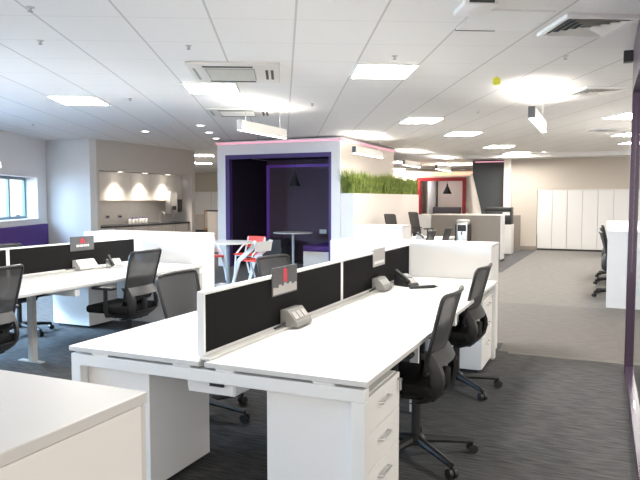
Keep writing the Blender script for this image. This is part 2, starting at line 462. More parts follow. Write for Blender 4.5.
def downlight(p, label, grp='small round downlights'):
    t = thing('downlight', label, 'downlight', (p[0], p[1], p[2] - 0.012), 0, grp)
    MB().lathe([(0.06, 0.011), (0.06, 0), (0.082, 0), (0.085, 0.004), (0.085, 0.0115)], seg=20).build('rim', M['white_metal'], t)
    MB().cyl((0, 0, 0.002), (0, 0, 0.010), 0.059, seg=20).build('lens', M['spot'], t)
for (x, y), lb in zip([(-7.88, 9.74), (-6.37, 9.34), (-6.89, 10.37), (-7.43, 11.45)],
                      ['round downlight alone in the ceiling in front of the kitchen', 'first of three round downlights running towards the kitchen end', 'middle of three round downlights running towards the kitchen end', 'last of three round downlights, left of the purple booth']):
    downlight((x, y, H), lb)
downlight((-1.5, 18.3, 2.75), 'small round ceiling downlight near the beige far wall')
for i, y in enumerate((11.49, 12.35, 13.22)):
    downlight((KX - 0.12, y, 2.099), ['kitchen downlight nearest the white corner', 'middle round downlight over the kitchen worktop', 'kitchen downlight nearest the steel boiler'][i], 'kitchen downlights')
    d = bpy.data.lights.new('kitchen_spot', 'SPOT'); d.energy = 110; d.spot_size = R(115); d.spot_blend = 1.0; d.color = (1.0, 0.9, 0.78); d.shadow_soft_size = 0.06
    o = bpy.data.objects.new('kitchen_spot', d); o.location = (KX - 0.12, y, 2.08); o.rotation_euler = (0, R(-14), 0); COL.objects.link(o)

# air conditioning cassettes
def cassette(u0, u1, v0, v1, label):
    c = gpt((u0 + u1) / 2, (v0 + v1) / 2); a = (u1 - u0) / 2; b = (v1 - v0) / 2
    t = thing('air_conditioning_cassette', label, 'air conditioner', (c.x, c.y, H - 0.035), R(GA), 'ceiling air conditioning cassettes')
    MB().box(-a, a, -b, b, 0.004, 0.034, 0.01).build('fascia', M['ac_white'], t)
    g = MB().box(-a * 0.62, a * 0.45, -b * 0.62, b * 0.62, -0.002, 0.006).build('return_grille', M['grille'], t)
    lv = MB()
    for k in range(14):
        yy = -b * 0.58 + b * 1.16 * k / 13
        lv.box(-a * 0.60, a * 0.43, yy - 0.004, yy + 0.004, -0.006, -0.002)
    lv.build('louvre', M['ac_white'], g)
    s = MB(); s.box(-a * 0.66, a * 0.42, -b * 0.86, -b * 0.75, -0.0005, 0.0045); s.build('air_slot', M['grille_dark'], t)
    s = MB(); s.box(-a * 0.66, a * 0.42, b * 0.75, b * 0.86, -0.0005, 0.0045); s.build('air_slot', M['grille_dark'], t)
    s = MB(); s.box(a * 0.68, a * 0.74, -b * 0.5, b * 0.5, -0.0005, 0.0045); s.box(a * 0.80, a * 0.86, -b * 0.5, b * 0.5, -0.0005, 0.0045); s.build('air_slot', M['grille_dark'], t)
    s = MB(); s.box(-a * 0.90, -a * 0.84, -b * 0.6, b * 0.6, -0.0005, 0.0045); s.build('air_slot', M['grille'], t)
cassette(-1.51 * TU, -0.05 * TU, 10.1 * TU, 11.62 * TU, 'white air conditioning cassette set in the ceiling above the left aisle')
cassette(-1.80 * TU, -0.25 * TU, 15.1 * TU, 16.4 * TU, 'farther air conditioning cassette, before the white pendant by the booth')

def diffuser(u0, v0, s, label):
    c = gpt(u0 + s / 2, v0 + s / 2); a = s / 2
    t = thing('ceiling_vent', label, 'vent', (c.x, c.y, H - 0.03), R(GA), 'square ceiling vents')
    f = MB(); f.box(-a, a, -a, -a + 0.03, 0.004, 0.029); f.box(-a, a, a - 0.03, a, 0.004, 0.029); f.box(-a, -a + 0.03, -a + 0.03, a - 0.03, 0.004, 0.029); f.box(a - 0.03, a, -a + 0.03, a - 0.03, 0.004, 0.029)
    f.build('frame', M['white_metal'], t)
    MB().box(-a + 0.03, a - 0.03, -a + 0.03, a - 0.03, 0.022, 0.028).build('backing', M['grille_dark'], t)
    for k in range(5):
        r = a - 0.05 - k * 0.047; q = MB()
        # four sloping blades of one louvre ring
        for ang in range(4):
            m = Matrix.Rotation(ang * math.pi / 2, 4, 'Z')
            pts = [(-r, -r, 0.0), (r, -r, 0.0), (r - 0.032, -r + 0.032, 0.02), (-r + 0.032, -r + 0.032, 0.02)]
            vs = [q.bm.verts.new(m @ Vector(p)) for p in pts]; vs2 = [q.bm.verts.new(m @ (Vector(p) + Vector((0, 0, 0.002)))) for p in pts]
            q.bm.faces.new(vs); q.bm.faces.new(list(reversed(vs2)))
            for i in range(4): q.bm.faces.new((vs[i], vs2[i], vs2[(i + 1) % 4], vs[(i + 1) % 4]))
        q.build('louvre_ring', M['ac_white'], t)
diffuser(3.25 * TU, 7.3 * TU, 0.53, 'square four way ceiling vent with dark louvres at top right')
diffuser(5.7 * TU, 11.9 * TU, 0.50, 'smaller looking ceiling vent right of the bright pendant glow')
diffuser(9.5 * TU, 18.8 * TU, 0.50, 'farther ceiling vent left of the purple post lights')

for x, y, lb in [(-4.17, 3.88, 'small sprinkler in the ceiling at upper left, with deflector'), (-3.51, 3.19, 'small sprinkler at the very top left of the ceiling'),
              (-5.51, 6.53, 'sprinkler in the ceiling right of the far left light panel'), (-1.73, 5.56, 'sprinkler just beyond the light panel right of centre'),
              (-3.58, 7.85, 'sprinkler above the pendant by the purple booth'), (-1.68, 9.44, 'sprinkler in the ceiling left of the bright pendant glow'),
              (-6.9, 9.25, 'sprinkler in the ceiling near the kitchen downlights'), (-3.18, 4.5, 'sprinkler in the ceiling left of the near cassette'),
              (-0.34, 6.17, 'sprinkler in the ceiling behind the louvred vent'), (-8.87, 8.05, 'sprinkler in the ceiling above the left window')]:
    t = thing('sprinkler', lb, 'sprinkler', (x, y, H - 0.05), 0, 'ceiling sprinklers'); t.scale = (0.8, 0.8, 0.65); t.location.z = H - 0.0325
    MB().lathe([(0.035, 0.049), (0.035, 0.044), (0.012, 0.038), (0.010, 0.012)], seg=14).build('escutcheon', M['steel'], t)
    MB().lathe([(0.004, 0.012), (0.022, 0.006), (0.022, 0.002), (0.004, 0.0)], seg=14).build('deflector', M['wire'], t)

t = thing('alarm_beacon', 'yellow beacon hanging from the ceiling right of centre', 'beacon', (-1.05, 6.94, 2.665))
MB().lathe([(0.002, 0), (0.03, 0.004), (0.042, 0.025), (0.042, 0.055), (0.03, 0.075)], seg=18).build('lens', M['yellow'], t, True)
MB().cyl((0, 0, 0.075), (0, 0, 0.084), 0.018, seg=14).build('mount', M['grey_plastic'], t)

t = thing('ceiling_access_point', 'white box unit on the ceiling at the top, beside a hatch', 'ceiling unit', (-0.80, 4.33, H - 0.04), R(GA))
MB().box(-0.11, 0.11, -0.14, 0.14, 0, 0.039, 0.012).build('casing', M['white_metal'], t, True)
MB().box(-0.08, 0.08, -0.152, -0.141, 0.012, 0.034).build('vent_slot', M['grille_dark'], t)
t = thing('ceiling_hatch', 'square access hatch in the ceiling near the top, slightly ajar', 'hatch', (*gpt(2.15 * TU, 7.6 * TU).xy, H - 0.012), R(GA))
MB().box(0, 0.55, -0.25, 0.25, 0.002, 0.011).build('hatch_door', M['white_metal'], t)
MB().box(0, 0.30, 0.251, 0.262, -0.001, 0.010).build('hatch_gap', M['grille_dark'], t)

# ================================================================== PURPLE BOOTH
BX0, BX1, BY0, BY1, BH = -7.76, -4.86, 12.0, 15.6, 2.70
OX0, OX1, OZ = -7.56, -5.05, 2.43
booth = thing('meeting_booth', 'white meeting booth with dark purple interior and pink light along its top', 'booth', ((BX0 + BX1) / 2, BY0, 0))
ox, oy = (BX0 + BX1) / 2, BY0
def B(x0, x1, y0, y1, z0, z1): return MB().box(x0 - ox, x1 - ox, y0 - oy, y1 - oy, z0, z1)
B(BX0, OX0, BY0, 14.1, 0, BH).build('side_wall', M['booth_white'], booth)
B(OX1, BX1, BY0, BY0 + 0.04, 0, BH).build('front_jamb', M['booth_white'], booth)
B(OX1, BX1, BY0 + 0.0401, BY1, 0, BH).build('side_wall', M['cream_warm_lit'], booth)  # warm light on this side put into its colour; front stays white
B(OX0, OX1, BY0, BY0 + 0.3, OZ, BH).build('header', M['booth_white'], booth)
B(OX0, OX1, 13.92, 14.1, 0, BH).build('back_wall', M['booth_white'], booth)
B(OX0, OX1, BY0 + 0.301, 13.919, 2.46, BH).build('roof', M['booth_white'], booth)
# linings
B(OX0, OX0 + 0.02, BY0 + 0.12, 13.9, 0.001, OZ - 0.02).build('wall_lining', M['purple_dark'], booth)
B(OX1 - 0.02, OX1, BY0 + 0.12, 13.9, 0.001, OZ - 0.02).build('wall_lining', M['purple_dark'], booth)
B(OX0 + 0.02, OX1 - 0.02, 13.88, 13.919, 0.001, 2.459).build('back_lining', M['purple_back'], booth)
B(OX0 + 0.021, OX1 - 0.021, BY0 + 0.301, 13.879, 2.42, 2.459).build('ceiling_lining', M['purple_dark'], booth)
# brighter purple reveal round the opening, its light painted in, and inner trim in the back corners
tr = B(OX0, OX0 + 0.10, BY0 + 0.005, BY0 + 0.12, 0.001, OZ)
r_ = [(OX1 - 0.06, OX1, 0.001, OZ), (OX0 + 0.10, OX1 - 0.06, OZ - 0.09, OZ)]
for a, b, c, d in r_: tr.box(a - ox, b - ox, 0.005, 0.12, c, d)
tr.build('lit_reveal', M['purple'], booth)
lt = B(OX0 + 0.02, OX0 + 0.085, 13.83, 13.879, 0.001, 2.30)
lt.box(OX0 + 0.085 - ox, OX1 - 0.021 - ox, 13.83 - oy, 13.879 - oy, 2.24, 2.30)
lt.build('led_trim', M['led_purple'], booth)
st = B(BX0 - 0.02, BX1 + 0.03, BY0 - 0.03, BY0, BH - 0.04, BH - 0.012)
st.box(BX1 - ox, BX1 + 0.03 - ox, 0, BY1 - oy, BH - 0.04, BH - 0.012)
st.build('light_strip', M['led_pink'], booth)
cp = B(BX0 - 0.03, BX1 + 0.04, BY0 - 0.04, BY1, BH + 0.001, BH + 0.018); cp.build('top_edge', M['booth_white'], booth)
# pendant in booth
def cone_pendant(x, y, z, top, label, r=0.13, h=0.24, bulb=None):
    t = thing('cone_pendant_lamp', label, 'pendant lamp', (x, y, z), 0)
    MB().lathe([(r, 0), (r * 0.93, 0.0), (0.03, h * 0.9), (0.0351, h * 0.93), (r, 0.008)], seg=22).build('shade', M['black'], t, True)
    MB().cyl((0, 0, h * 0.86), (0, 0, h * 1.2), 0.028, seg=14).build('holder', M['black'], t)
    MB().cyl((0, 0, h * 1.2), (0, 0, top - z), 0.005, seg=6).build('cord', M['black'], t)
    MB().sph((0, 0, h * 0.30), 0.035, seg=12).build('bulb', bulb or M['white'], t)
cone_pendant(-6.24, 12.75, 1.76, 2.42, 'black cone pendant lamp hanging inside the purple booth', 0.13, 0.25)

# booth furniture
def round_table(x, y, h, r, leg, label):
    t = thing('round_table', label, 'table', (x, y, 0), 0)
    MB().lathe([(r - 0.02, h - 0.025), (r, h - 0.02), (r, h - 0.005), (r - 0.01, h)], seg=40).build('tabletop', M['white'], t)
    MB().cyl((0, 0, 0.02), (0, 0, h - 0.025), 0.03, seg=18).build('column', leg, t, True)
    MB().lathe([(0.27, 0), (0.27, 0.008), (0.05, 0.022), (0.03, 0.05)], seg=32).build('base', leg, t, True)
round_table(-6.24, 12.66, 0.75, 0.44, M['silver'], 'round white table standing inside the purple booth')
round_table(-5.86, 9.36, 0.75, 0.46, M['sky_blue'], 'round white table with grey leg beside red and white chairs, before the booth')
t = thing('banquette_bench', 'white based bench with purple seat along the right side of the booth', 'bench', (-5.32, 12.9, 0))
MB().box(-0.43, 0.24, -0.75, 0.95, 0.0, 0.38).build('base', M['white'], t)
MB().box(-0.44, 0.24, -0.76, 0.95, 0.381, 0.50, 0.02).build('seat_cushion', M['purple_fab'], t, True)
t = thing('banquette_bench', 'grey upholstered stool bench left of the table inside the booth', 'bench', (-7.0, 13.2, 0))
MB().box(-0.42, 0.30, -0.22, 0.27, 0.0, 0.36).build('base', M['booth_grey'], t)
MB().box(-0.42, 0.30, -0.24, 0.27, 0.361, 0.55, 0.02).build('seat_cushion', M['booth_grey'], t, True)
for x, lb in ((-6.05, 'double wall socket on the back wall behind the booth table'), (-5.28, 'wall socket on the back wall above the purple seat')):
    t = thing('wall_socket', lb, 'socket', (x, 13.879, 0.66), 0, 'booth wall sockets')
    MB().box(-0.09, 0.09, -0.012, 0, 0, 0.10, 0.003).build('face_plate', M['grey_plastic'], t)
    MB().box(-0.05, -0.02, -0.014, -0.0121, 0.03, 0.07).build('switch', M['white'], t)
    MB().box(0.02, 0.05, -0.014, -0.0121, 0.03, 0.07).build('switch', M['white'], t)

# red and white cafe chairs: white open side frame, red seat and back; faces +x
def cafe_chair(shell, frame_m, label):
    t = thing('cafe_chair', label, 'chair', (0, 0, 0), 0, 'cafe chairs round the table')
    MB().box(-0.20, 0.22, -0.21, 0.21, 0.43, 0.46, 0.012).build('seat', shell, t, True)
    b = MB(); n = 8
    for i in range(n):
        pass
    b.prism([(-0.215, 0.56), (-0.19, 0.56), (-0.225, 0.80), (-0.25, 0.80)], -0.21, 0.21)
    b.build('backrest', shell, t, True)
    for s in (-1, 1):
        f = MB()
        f.tube([(0.20, s * 0.20, 0.015), (0.15, s * 0.205, 0.44), (-0.05, s * 0.21, 0.60), (-0.235, s * 0.21, 0.68)], 0.018, 8)
        f.build('front_leg', frame_m, t, True)
        f = MB(); f.tube([(-0.24, s * 0.20, 0.015), (-0.12, s * 0.205, 0.43), (-0.16, s * 0.21, 0.55), (-0.235, s * 0.21, 0.78)], 0.018, 8)
        f.build('rear_leg', frame_m, t, True)
    MB().cyl((0.16, -0.2, 0.415), (0.16, 0.2, 0.415), 0.012, seg=8).build('stretcher', frame_m, t)
    return t
c1 = cafe_chair(M['red'], M['white_metal'], 'red cafe chair behind the round table, its back towards the booth')
c1.location = (-6.25, 10.75, 0); c1.rotation_euler = (0, 0, R(-100)); c1.scale = (1, 1, 0.94)
def white_chair(label):
    t = thing('cafe_chair', label, 'chair', (0, 0, 0), 0, 'cafe chairs round the table')
    MB().box(-0.20, 0.22, -0.21, 0.21, 0.43, 0.46, 0.012).build('seat', M['red'], t, True)
    MB().prism([(-0.225, 0.61), (-0.20, 0.61), (-0.235, 0.79), (-0.26, 0.79)], -0.22, 0.22).build('backrest', M['white'], t, True)
    for s in (-1, 1):
        f = MB(); f.prism([(-0.26, 0.80), (-0.20, 0.66), (0.10, 0.42), (0.24, 0.0), (0.29, 0.0), (0.17, 0.46), (-0.12, 0.70), (-0.20, 0.82)], s * 0.225 - 0.012, s * 0.225 + 0.012)
        f.build('side_frame', M['white'], t)
        MB().tube([(-0.25, s * 0.2, 0.012), (-0.10, s * 0.205, 0.43)], 0.016, 8).build('rear_leg', M['sky_blue'], t, True)
    return t
c2 = white_chair('white framed chair with red seat at the right of the round table')
c2.scale = (1, 1, 0.95); c2.location = (-5.55, 9.68, 0); c2.rotation_euler = (0, 0, R(172))
c3 = white_chair('white framed chair with red seat half hidden at the left of the round table')
c3.location = (-6.55, 9.80, 0); c3.rotation_euler = (0, 0, R(-25))

# ================================================================== PLANTER
pl = thing('planter_wall', 'long warm lit planter wall beside the booth, filled with tall grass', 'planter', (-4.72, 14.5, 0))
MB().box(-0.14, 0.14, -2.45, 2.5, 0, 1.53).build('partition', M['cream_warm_lit'], pl)  # white wall, with the warm light on its sides put into the colour
tr = MB(); tr.box(-0.14, -0.12, -2.45, 2.5, 1.5301, 1.595); tr.box(0.12, 0.14, -2.45, 2.5, 1.5301, 1.595); tr.box(-0.12, 0.12, -2.45, -2.43, 1.5301, 1.595); tr.box(-0.12, 0.12, 2.48, 2.5, 1.5301, 1.595)
tr.build('trough', M['cream_warm_lit'], pl)
MB().box(-0.14, 0.14, -2.47, -2.4501, 0, 1.595).build('end_panel', M['booth_white'], pl)  # thin sheet leaves the end face without the painted warm light
MB().box(-0.119, 0.119, -2.429, 2.479, 1.5302, 1.58).build('soil', M['soil'], pl)
def grass_mat():
    m, n, l, p = nmat('grass_blades'); p.inputs['Roughness'].default_value = 0.6
    g = n.new('ShaderNodeTexCoord'); t = n.new('ShaderNodeTexNoise'); t.inputs['Scale'].default_value = 9
    l.new(g.outputs['Object'], t.inputs['Vector'])
    r = n.new('ShaderNodeValToRGB')
    r.color_ramp.elements[0].position = 0.3; r.color_ramp.elements[0].color = (0.09, 0.16, 0.03, 1)
    r.color_ramp.elements[1].position = 0.7; r.color_ramp.elements[1].color = (0.40, 0.47, 0.11, 1)
    l.new(t.outputs['Fac'], r.inputs[0]); l.new(r.outputs[0], p.inputs['Base Color'])
    return m
g = MB(); rnd = random.Random(3)
for i in range(5200):
    x = rnd.uniform(-0.115, 0.115); y = rnd.uniform(-2.42, 2.47); h = rnd.uniform(0.34, 0.60) * (0.86 + 0.14 * math.sin(y * 5.1) * math.sin(y * 2.3 + 1)); a = rnd.uniform(0, 6.283)
    lean = rnd.uniform(0.0, 0.17) * (1.2 if abs(y) > 2.25 else 1.0); dx, dy = math.cos(a) * lean, math.sin(a) * lean
    if y < -2.1: dy -= rnd.uniform(0, 0.40); dx -= rnd.uniform(0, 0.06)
    wv = 0.006; px_, py_ = -math.sin(a) * wv, math.cos(a) * wv
    b0 = Vector((x, y, 1.575)); m1 = b0 + Vector((dx * 0.35, dy * 0.35, h * 0.55)); tp = b0 + Vector((dx, dy, h))
    v = [g.bm.verts.new(b0 + Vector((px_, py_, 0))), g.bm.verts.new(b0 - Vector((px_, py_, 0))), g.bm.verts.new(m1 - Vector((px_ * 0.8, py_ * 0.8, 0))), g.bm.verts.new(m1 + Vector((px_ * 0.8, py_ * 0.8, 0))), g.bm.verts.new(tp)]
    g.bm.faces.new((v[0], v[1], v[2], v[3])); g.bm.faces.new((v[3], v[2], v[4]))
gr = g.build('grass', grass_mat(), pl); gr['kind'] = 'stuff'

# ================================================================== KITCHEN
def kb(x0, x1, y0, y1, z0, z1, bev=0): return MB().box(x0, x1, y0, y1, z0, z1, bev)
KB = KX - 0.62
o = kb(KB + 0.002, KX - 0.06, 10.702, 14.068, 0.84, 0.88, 0.004).build('worktop', M['black'])
tag(o, 'black kitchen worktop running along the alcove', 'worktop')
for i, y in enumerate((10.71, 11.26, 11.81, 12.36, 12.91, 13.46)):
    t = thing('kitchen_base_cabinet', ['white fronted appliance cabinet at the left end under the black worktop', 'beige base cabinet, second from the left under the worktop', 'beige base cabinet, third from the left under the worktop', 'beige base cabinet, fourth from the left under the worktop', 'beige base cabinet, fifth from the left under the worktop', 'beige base cabinet at the right end under the worktop'][i], 'cabinet', (KX - 0.08, y + 0.27, 0), 0, 'kitchen base cabinets')
    fm = M['white'] if i == 0 else M['kit_lam']
    MB().box(-0.52, -0.02, -0.268, 0.268, 0.1, 0.838).build('carcass', M['carcass'], t)
    MB().box(-0.48, -0.06, -0.268, 0.268, 0.0, 0.0995).build('plinth', M['taupe_lam'], t)
    d = MB().box(-0.0195, 0.0, -0.265, 0.265, 0.105, 0.833, 0.002).build('door', fm, t)
    MB().box(0.0005, 0.018, -0.12, 0.12, 0.78, 0.79).build('handle', M['silver'], d)
for i, y in enumerate((10.71, 11.38, 12.05, 12.72, 13.39)):
    t = thing('kitchen_wall_cabinet', ['pale wall cabinet nearest the white corner, above the splashback', 'pale wall cabinet, second from the corner above the splashback', 'pale wall cabinet in the middle above the splashback', 'pale wall cabinet next left of the boiler', 'pale wall cabinet at the right end behind the boiler'][i], 'cabinet', (KB + 0.32, y + 0.335, 1.44), 0, 'kitchen wall cabinets')
    MB().box(-0.317, -0.02, -0.333, 0.333, 0, 0.655).build('carcass', M['carcass'], t)
    MB().box(-0.0195, 0, -0.331, 0.331, 0.003, 0.652, 0.002).build('door', M['kit_white'], t)
tag(kb(KB + 0.001, KB + 0.012, 10.702, 14.068, 0.8805, 1.439).build('splashback', M['splash']), 'glossy beige splashback between kitchen worktop and wall cabinets', 'splashback')
t = thing('water_boiler', 'steel wall water boiler over the right end of the kitchen worktop', 'boiler', (KB + 0.321, 13.48, 1.0))
MB().box(0.001, 0.17, -0.15, 0.15, 0.10, 0.66, 0.015).build('tank', M['steel'], t, True)
MB().box(0.1705, 0.176, -0.08, 0.08, 0.2, 0.3).build('control_panel', M['black'], t)
MB().tube([(0.12, 0, 0.10), (0.15, 0, 0.07), (0.15, 0, 0.02)], 0.012).build('tap', M['silver'], t, True)
t = thing('towel_dispenser', 'dark wall dispenser just right of the steel boiler', 'dispenser', (KB + 0.321, 13.80, 1.15))
MB().box(0.001, 0.12, -0.10, 0.10, 0, 0.32, 0.015).build('cover', M['chair_frame'], t, True)
MB().box(0.02, 0.09, -0.07, 0.07, -0.012, -0.0005).build('outlet', M['black'], t)
for i, y in enumerate((11.22, 11.58, 12.0)):
    t = thing('kitchen_socket', ['dark socket on the splashback at far left', 'dark socket, middle one on the splashback', 'dark socket on the splashback left of the jars'][i], 'socket', (KB + 0.0125, y, 1.02), 0, 'kitchen sockets')
    MB().box(0, 0.012, -0.075, 0.075, 0, 0.09, 0.003).build('face_plate', M['steel'], t)
    MB().box(0.0125, 0.015, -0.05, 0.05, 0.025, 0.065).build('socket_inset', M['black'], t)
for i in range(6):
    t = thing('kitchen_jar', 'small pale jar in the row of %s jars on the black kitchen worktop' % 'six', 'jar', (KX - 0.35, 12.05 + i * 0.12, 0.8805), 0, 'jars on the kitchen worktop')
    MB().lathe([(0.035, 0), (0.04, 0.01), (0.04, 0.11), (0.03, 0.13)], seg=16).build('body', M['grey_plastic'], t, True)
    MB().cyl((0, 0, 0.1305), (0, 0, 0.155), 0.032, seg=16).build('lid', M['purple_fab'], t)
t = thing('kitchen_tap', 'chrome swan neck tap on the worktop below the boiler', 'tap', (KX - 0.40, 13.25, 0.8805))
MB().lathe([(0.028, 0), (0.028, 0.02), (0.014, 0.03)], seg=16).build('base', M['silver'], t, True)
MB().tube([(0, 0, 0.02), (0, 0, 0.22), (0.05, 0, 0.28), (0.12, 0, 0.27), (0.15, 0, 0.2)], 0.011, 10).build('spout', M['silver'], t, True)

# corridor beyond the kitchen
for i in range(3):
    t = thing('tall_white_cupboard', ['white cupboard on the far corridor wall, left one', 'white cupboard on the far corridor wall, middle one', 'white cupboard on the far corridor wall, right one beside the booth'][i], 'cupboard', (-18.6 + i * 0.85, 26.45, 0.78), 0, 'white cupboards on the corridor wall')
    MB().box(-0.42, 0.42, -0.2, 0.245, 0, 1.05).build('carcass', M['white'], t)
    MB().box(-0.418, 0.418, -0.22, -0.2005, 0.003, 1.047, 0.003).build('door', M['white'], t)
t = thing('corridor_counter', 'beige counter below the white cupboards in the far corridor', 'counter', (-17.6, 26.3, 0))
MB().box(-1.9, 1.6, -0.35, 0.39, 0, 0.74).build('cabinet_body', M['kit_lam'], t)
MB().box(-1.9, 1.6, -0.37, 0.39, 0.7405, 0.779).build('counter_top', M['kit_white'], t)
t = thing('cream_partition', 'low cream partition left of the booth, with a dark tray on its top', 'partition', (-10.0, 15.2, 0))
MB().box(-0.12, 0.35, -0.08, 0.08, 0, 1.11).build('panel', M['cream_warm_lit'], t)
MB().box(-0.14, 0.37, -0.10, 0.10, 1.1105, 1.13).build('capping', M['white'], t)
t = thing('tray', 'dark tray lying on the cream partition left of the booth', 'tray', (-9.93, 15.2, 1.1305))
MB().box(-0.22, 0.22, -0.09, 0.09, 0, 0.012, 0.004).build('tray_base', M['chair_frame'], t)
MB().box(-0.22, 0.22, -0.09, -0.082, 0.0125, 0.04).build('tray_rim', M['chair_frame'], t)
t = thing('wooden_panel', 'warm wooden panel standing at the far corridor counter', 'panel', (-17.1, 25.5, 0))
MB().box(-0.14, 0.14, -0.03, 0.03, 0.0, 0.95, 0.005).build('board', M['wood'], t)
MB().box(-0.10, 0.10, -0.036, -0.031, 0.1, 0.85).build('inset', M['kit_lam'], t)

# purple banquette below the left windows
t = thing('window_banquette', 'long purple banquette below the left windows', 'bench', (WP.x, WP.y, 0), wang)
MB().box(0.25, 9.0, 0.005, 0.12, 0.36, 0.95, 0.02).build('backrest', M['purple_fab'], t, True)
MB().box(0.25, 9.0, 0.121, 0.60, 0.36, 0.46, 0.02).build('seat_cushion', M['purple_fab'], t, True)
MB().box(0.25, 9.0, 0.02, 0.56, 0.0, 0.3595).build('base', M['white'], t)
# glowing dome at the left edge
t = thing('dome_pendant_lamp', 'glowing white dome pendant at the left edge before the window', 'pendant lamp', (-6.24, 4.94, 1.83))
MB().lathe([(0.20, 0), (0.19, 0.06), (0.15, 0.13), (0.09, 0.18), (0.03, 0.20)], seg=30).build('shade', M['dome'], t, True)
MB().cyl((0, 0, 0.2), (0, 0, H - 1.83), 0.005, seg=6).build('cord', M['wire'], t)
MB().cyl((0, 0, 0.2005), (0, 0, 0.25), 0.025, seg=12).build('holder', M['silver'], t)

# ================================================================== DESKS
def bench_desk(name, x0, x1, cx, ys, label, recess=0.0, tops_gap=0.03, leg_m='white_metal'):
    """desk for people on both sides of a spine at cx; ys are the module joints"""
    t = thing(name, label, 'desk', (cx, ys[0], 0))
    X0, X1 = x0 - cx, x1 - cx; Y = [y - ys[0] for y in ys]
    for a, b in zip(Y, Y[1:]):
        MB().box(X0, -tops_gap / 2, a + 0.001, b - 0.001, 0.705, 0.73, 0.003).build('desktop', M['white'], t)
        MB().box(tops_gap / 2, X1, a + 0.001, b - 0.001, 0.705, 0.73, 0.003).build('desktop', M['white'], t)
    # long rails under the tops
    for x in (X0 * 0.55, X1 * 0.55):
        MB().box(x - 0.025, x + 0.025, Y[0] + 0.07, Y[-1] - 0.07, 0.63, 0.69).build('rail', M['white_metal'], t)
    for k, y in enumerate(Y):
        end = k in (0, len(Y) - 1)
        rx = 0.0 if end else recess
        yy = y if k == 0 else (y - 0.06 if k == len(Y) - 1 else y - 0.03)
        f = MB(); f.box(X0 + 0.012, X1 - 0.012, yy + 0.004, yy + 0.06, 0.635, 0.693, 0.003)
        for xs in (X0 + 0.2, -0.12, 0.12, X1 - 0.2): f.box(xs - 0.05, xs + 0.05, yy + 0.01, yy + 0.05, 0.6935, 0.7045)
        f.build('cross_beam', M['white_metal'], t)
        for xa in ((X0 + 0.012 + rx, X0 + 0.072 + rx), (X1 - 0.072 - rx, X1 - 0.012 - rx)):
            l = MB().box(xa[0], xa[1], yy + 0.004, yy + 0.06, 0.012, 0.6345, 0.003).build('leg', M[leg_m], t)
            MB().cyl(((xa[0] + xa[1]) / 2, yy + 0.03, 0), ((xa[0] + xa[1]) / 2, yy + 0.03, 0.0115), 0.022, seg=14).build('foot', M['grey_plastic'], l)
    MB().box(-0.13, 0.13, Y[0] + 0.08, Y[-1] - 0.08, 0.56, 0.575).build('cable_tray', M['white_metal'], t)
    q = MB()
    for s in (-1, 1): q.box(s * 0.13 - 0.004, s * 0.13 + 0.004, Y[0] + 0.08, Y[-1] - 0.08, 0.5755, 0.629)
    q.box(-0.126, 0.126, Y[0] + 0.076, Y[0] + 0.0795, 0.56, 0.629)
    q.build('tray_side', M['white_metal'], t)
    return t
main = bench_desk('bench_desk', -2.486, -0.866, -1.676, (2.44, 4.24, 6.02), 'white four person bench desk in the foreground with dark divider screens', recess=0.25)
MB().box(0.00, 0.075, 0.064, 0.10, 0.60, 0.628).build('cable_clip', M['chair_frame'], main)
left = bench_desk('bench_desk', -6.05, -4.15, -5.10, (2.5, 4.20, 6.1), 'white bench desk at the left under a charcoal screen with reserved plate', recess=0.52, leg_m='grey_plastic')
for yy in (1.70, 3.57):
    for xx in (-0.37, 0.37): MB().box(xx - 0.14, xx + 0.14, yy - 0.025, yy + 0.025, 0.0005, 0.0115).build('foot_bar', M['grey_plastic'], left)
left['label'] = 'white bench desk at the left, with a charcoal screen and grey plate'
third = bench_desk('bench_desk', -3.47, -2.70, -3.10, (9.60, 11.2, 12.8), 'farther white bench desk behind the low white cabinet, before the planter', recess=0.02)

def screen(x, y0, y1, z0, z1, label, th=0.03):
    t = thing('desk_screen', label, 'desk divider', (x, (y0 + y1) / 2, z0), 0, 'desk divider screens')
    L = (y1 - y0) / 2; h = z1 - z0; a = th / 2
    MB().box(-a + 0.004, a - 0.004, -L + 0.016, L - 0.016, 0.016, h - 0.016).build('fabric_panel', M['screen'], t)
    f = MB(); f.box(-a, a, -L, L, h - 0.016, h, 0.002); f.box(-a, a, -L, L, 0, 0.016); f.box(-a, a, -L, -L + 0.016, 0.0161, h - 0.0161); f.box(-a, a, L - 0.016, L, 0.0161, h - 0.0161)
    f.build('frame', M['white_metal'], t)
    for s in (-1, 1):
        MB().box(-0.016, 0.016, s * L * 0.6 - 0.04, s * L * 0.6 + 0.04, -0.006, -0.0003).build('clamp', M['grey_plastic'], t)
    return t
screen(-1.72, 2.50, 4.245, 0.737, 1.045, 'charcoal divider screen nearest the camera, white framed, with a red marked plate', 0.036)
screen(-1.72, 4.25, 6.015, 0.737, 1.045, 'second charcoal divider screen on the front desk, with the pale grey plate', 0.036)
screen(-5.10, 2.55, 4.275, 0.737, 1.022, 'charcoal divider screen on the left desk, cut by the left edge', 0.036)
screen(-5.10, 4.28, 6.06, 0.737, 1.022, 'charcoal divider screen on the left desk beneath the red marked plate', 0.036)
for (x, y0, y1, lb) in ((-1.72, 2.46, 6.0, 'pale cable ledge along the screen foot on the front desk'), (-5.10, 2.52, 6.08, 'pale cable ledge along the screen foot on the left desk')):
    o = MB().box(0.020, 0.075, -(y1 - y0) / 2, (y1 - y0) / 2, 0, 0.012, 0.003).build('cable_ledge', M['grey_plastic'])
    o.location = (x, (y0 + y1) / 2, 0.7305); tag(o, lb, 'cable ledge')

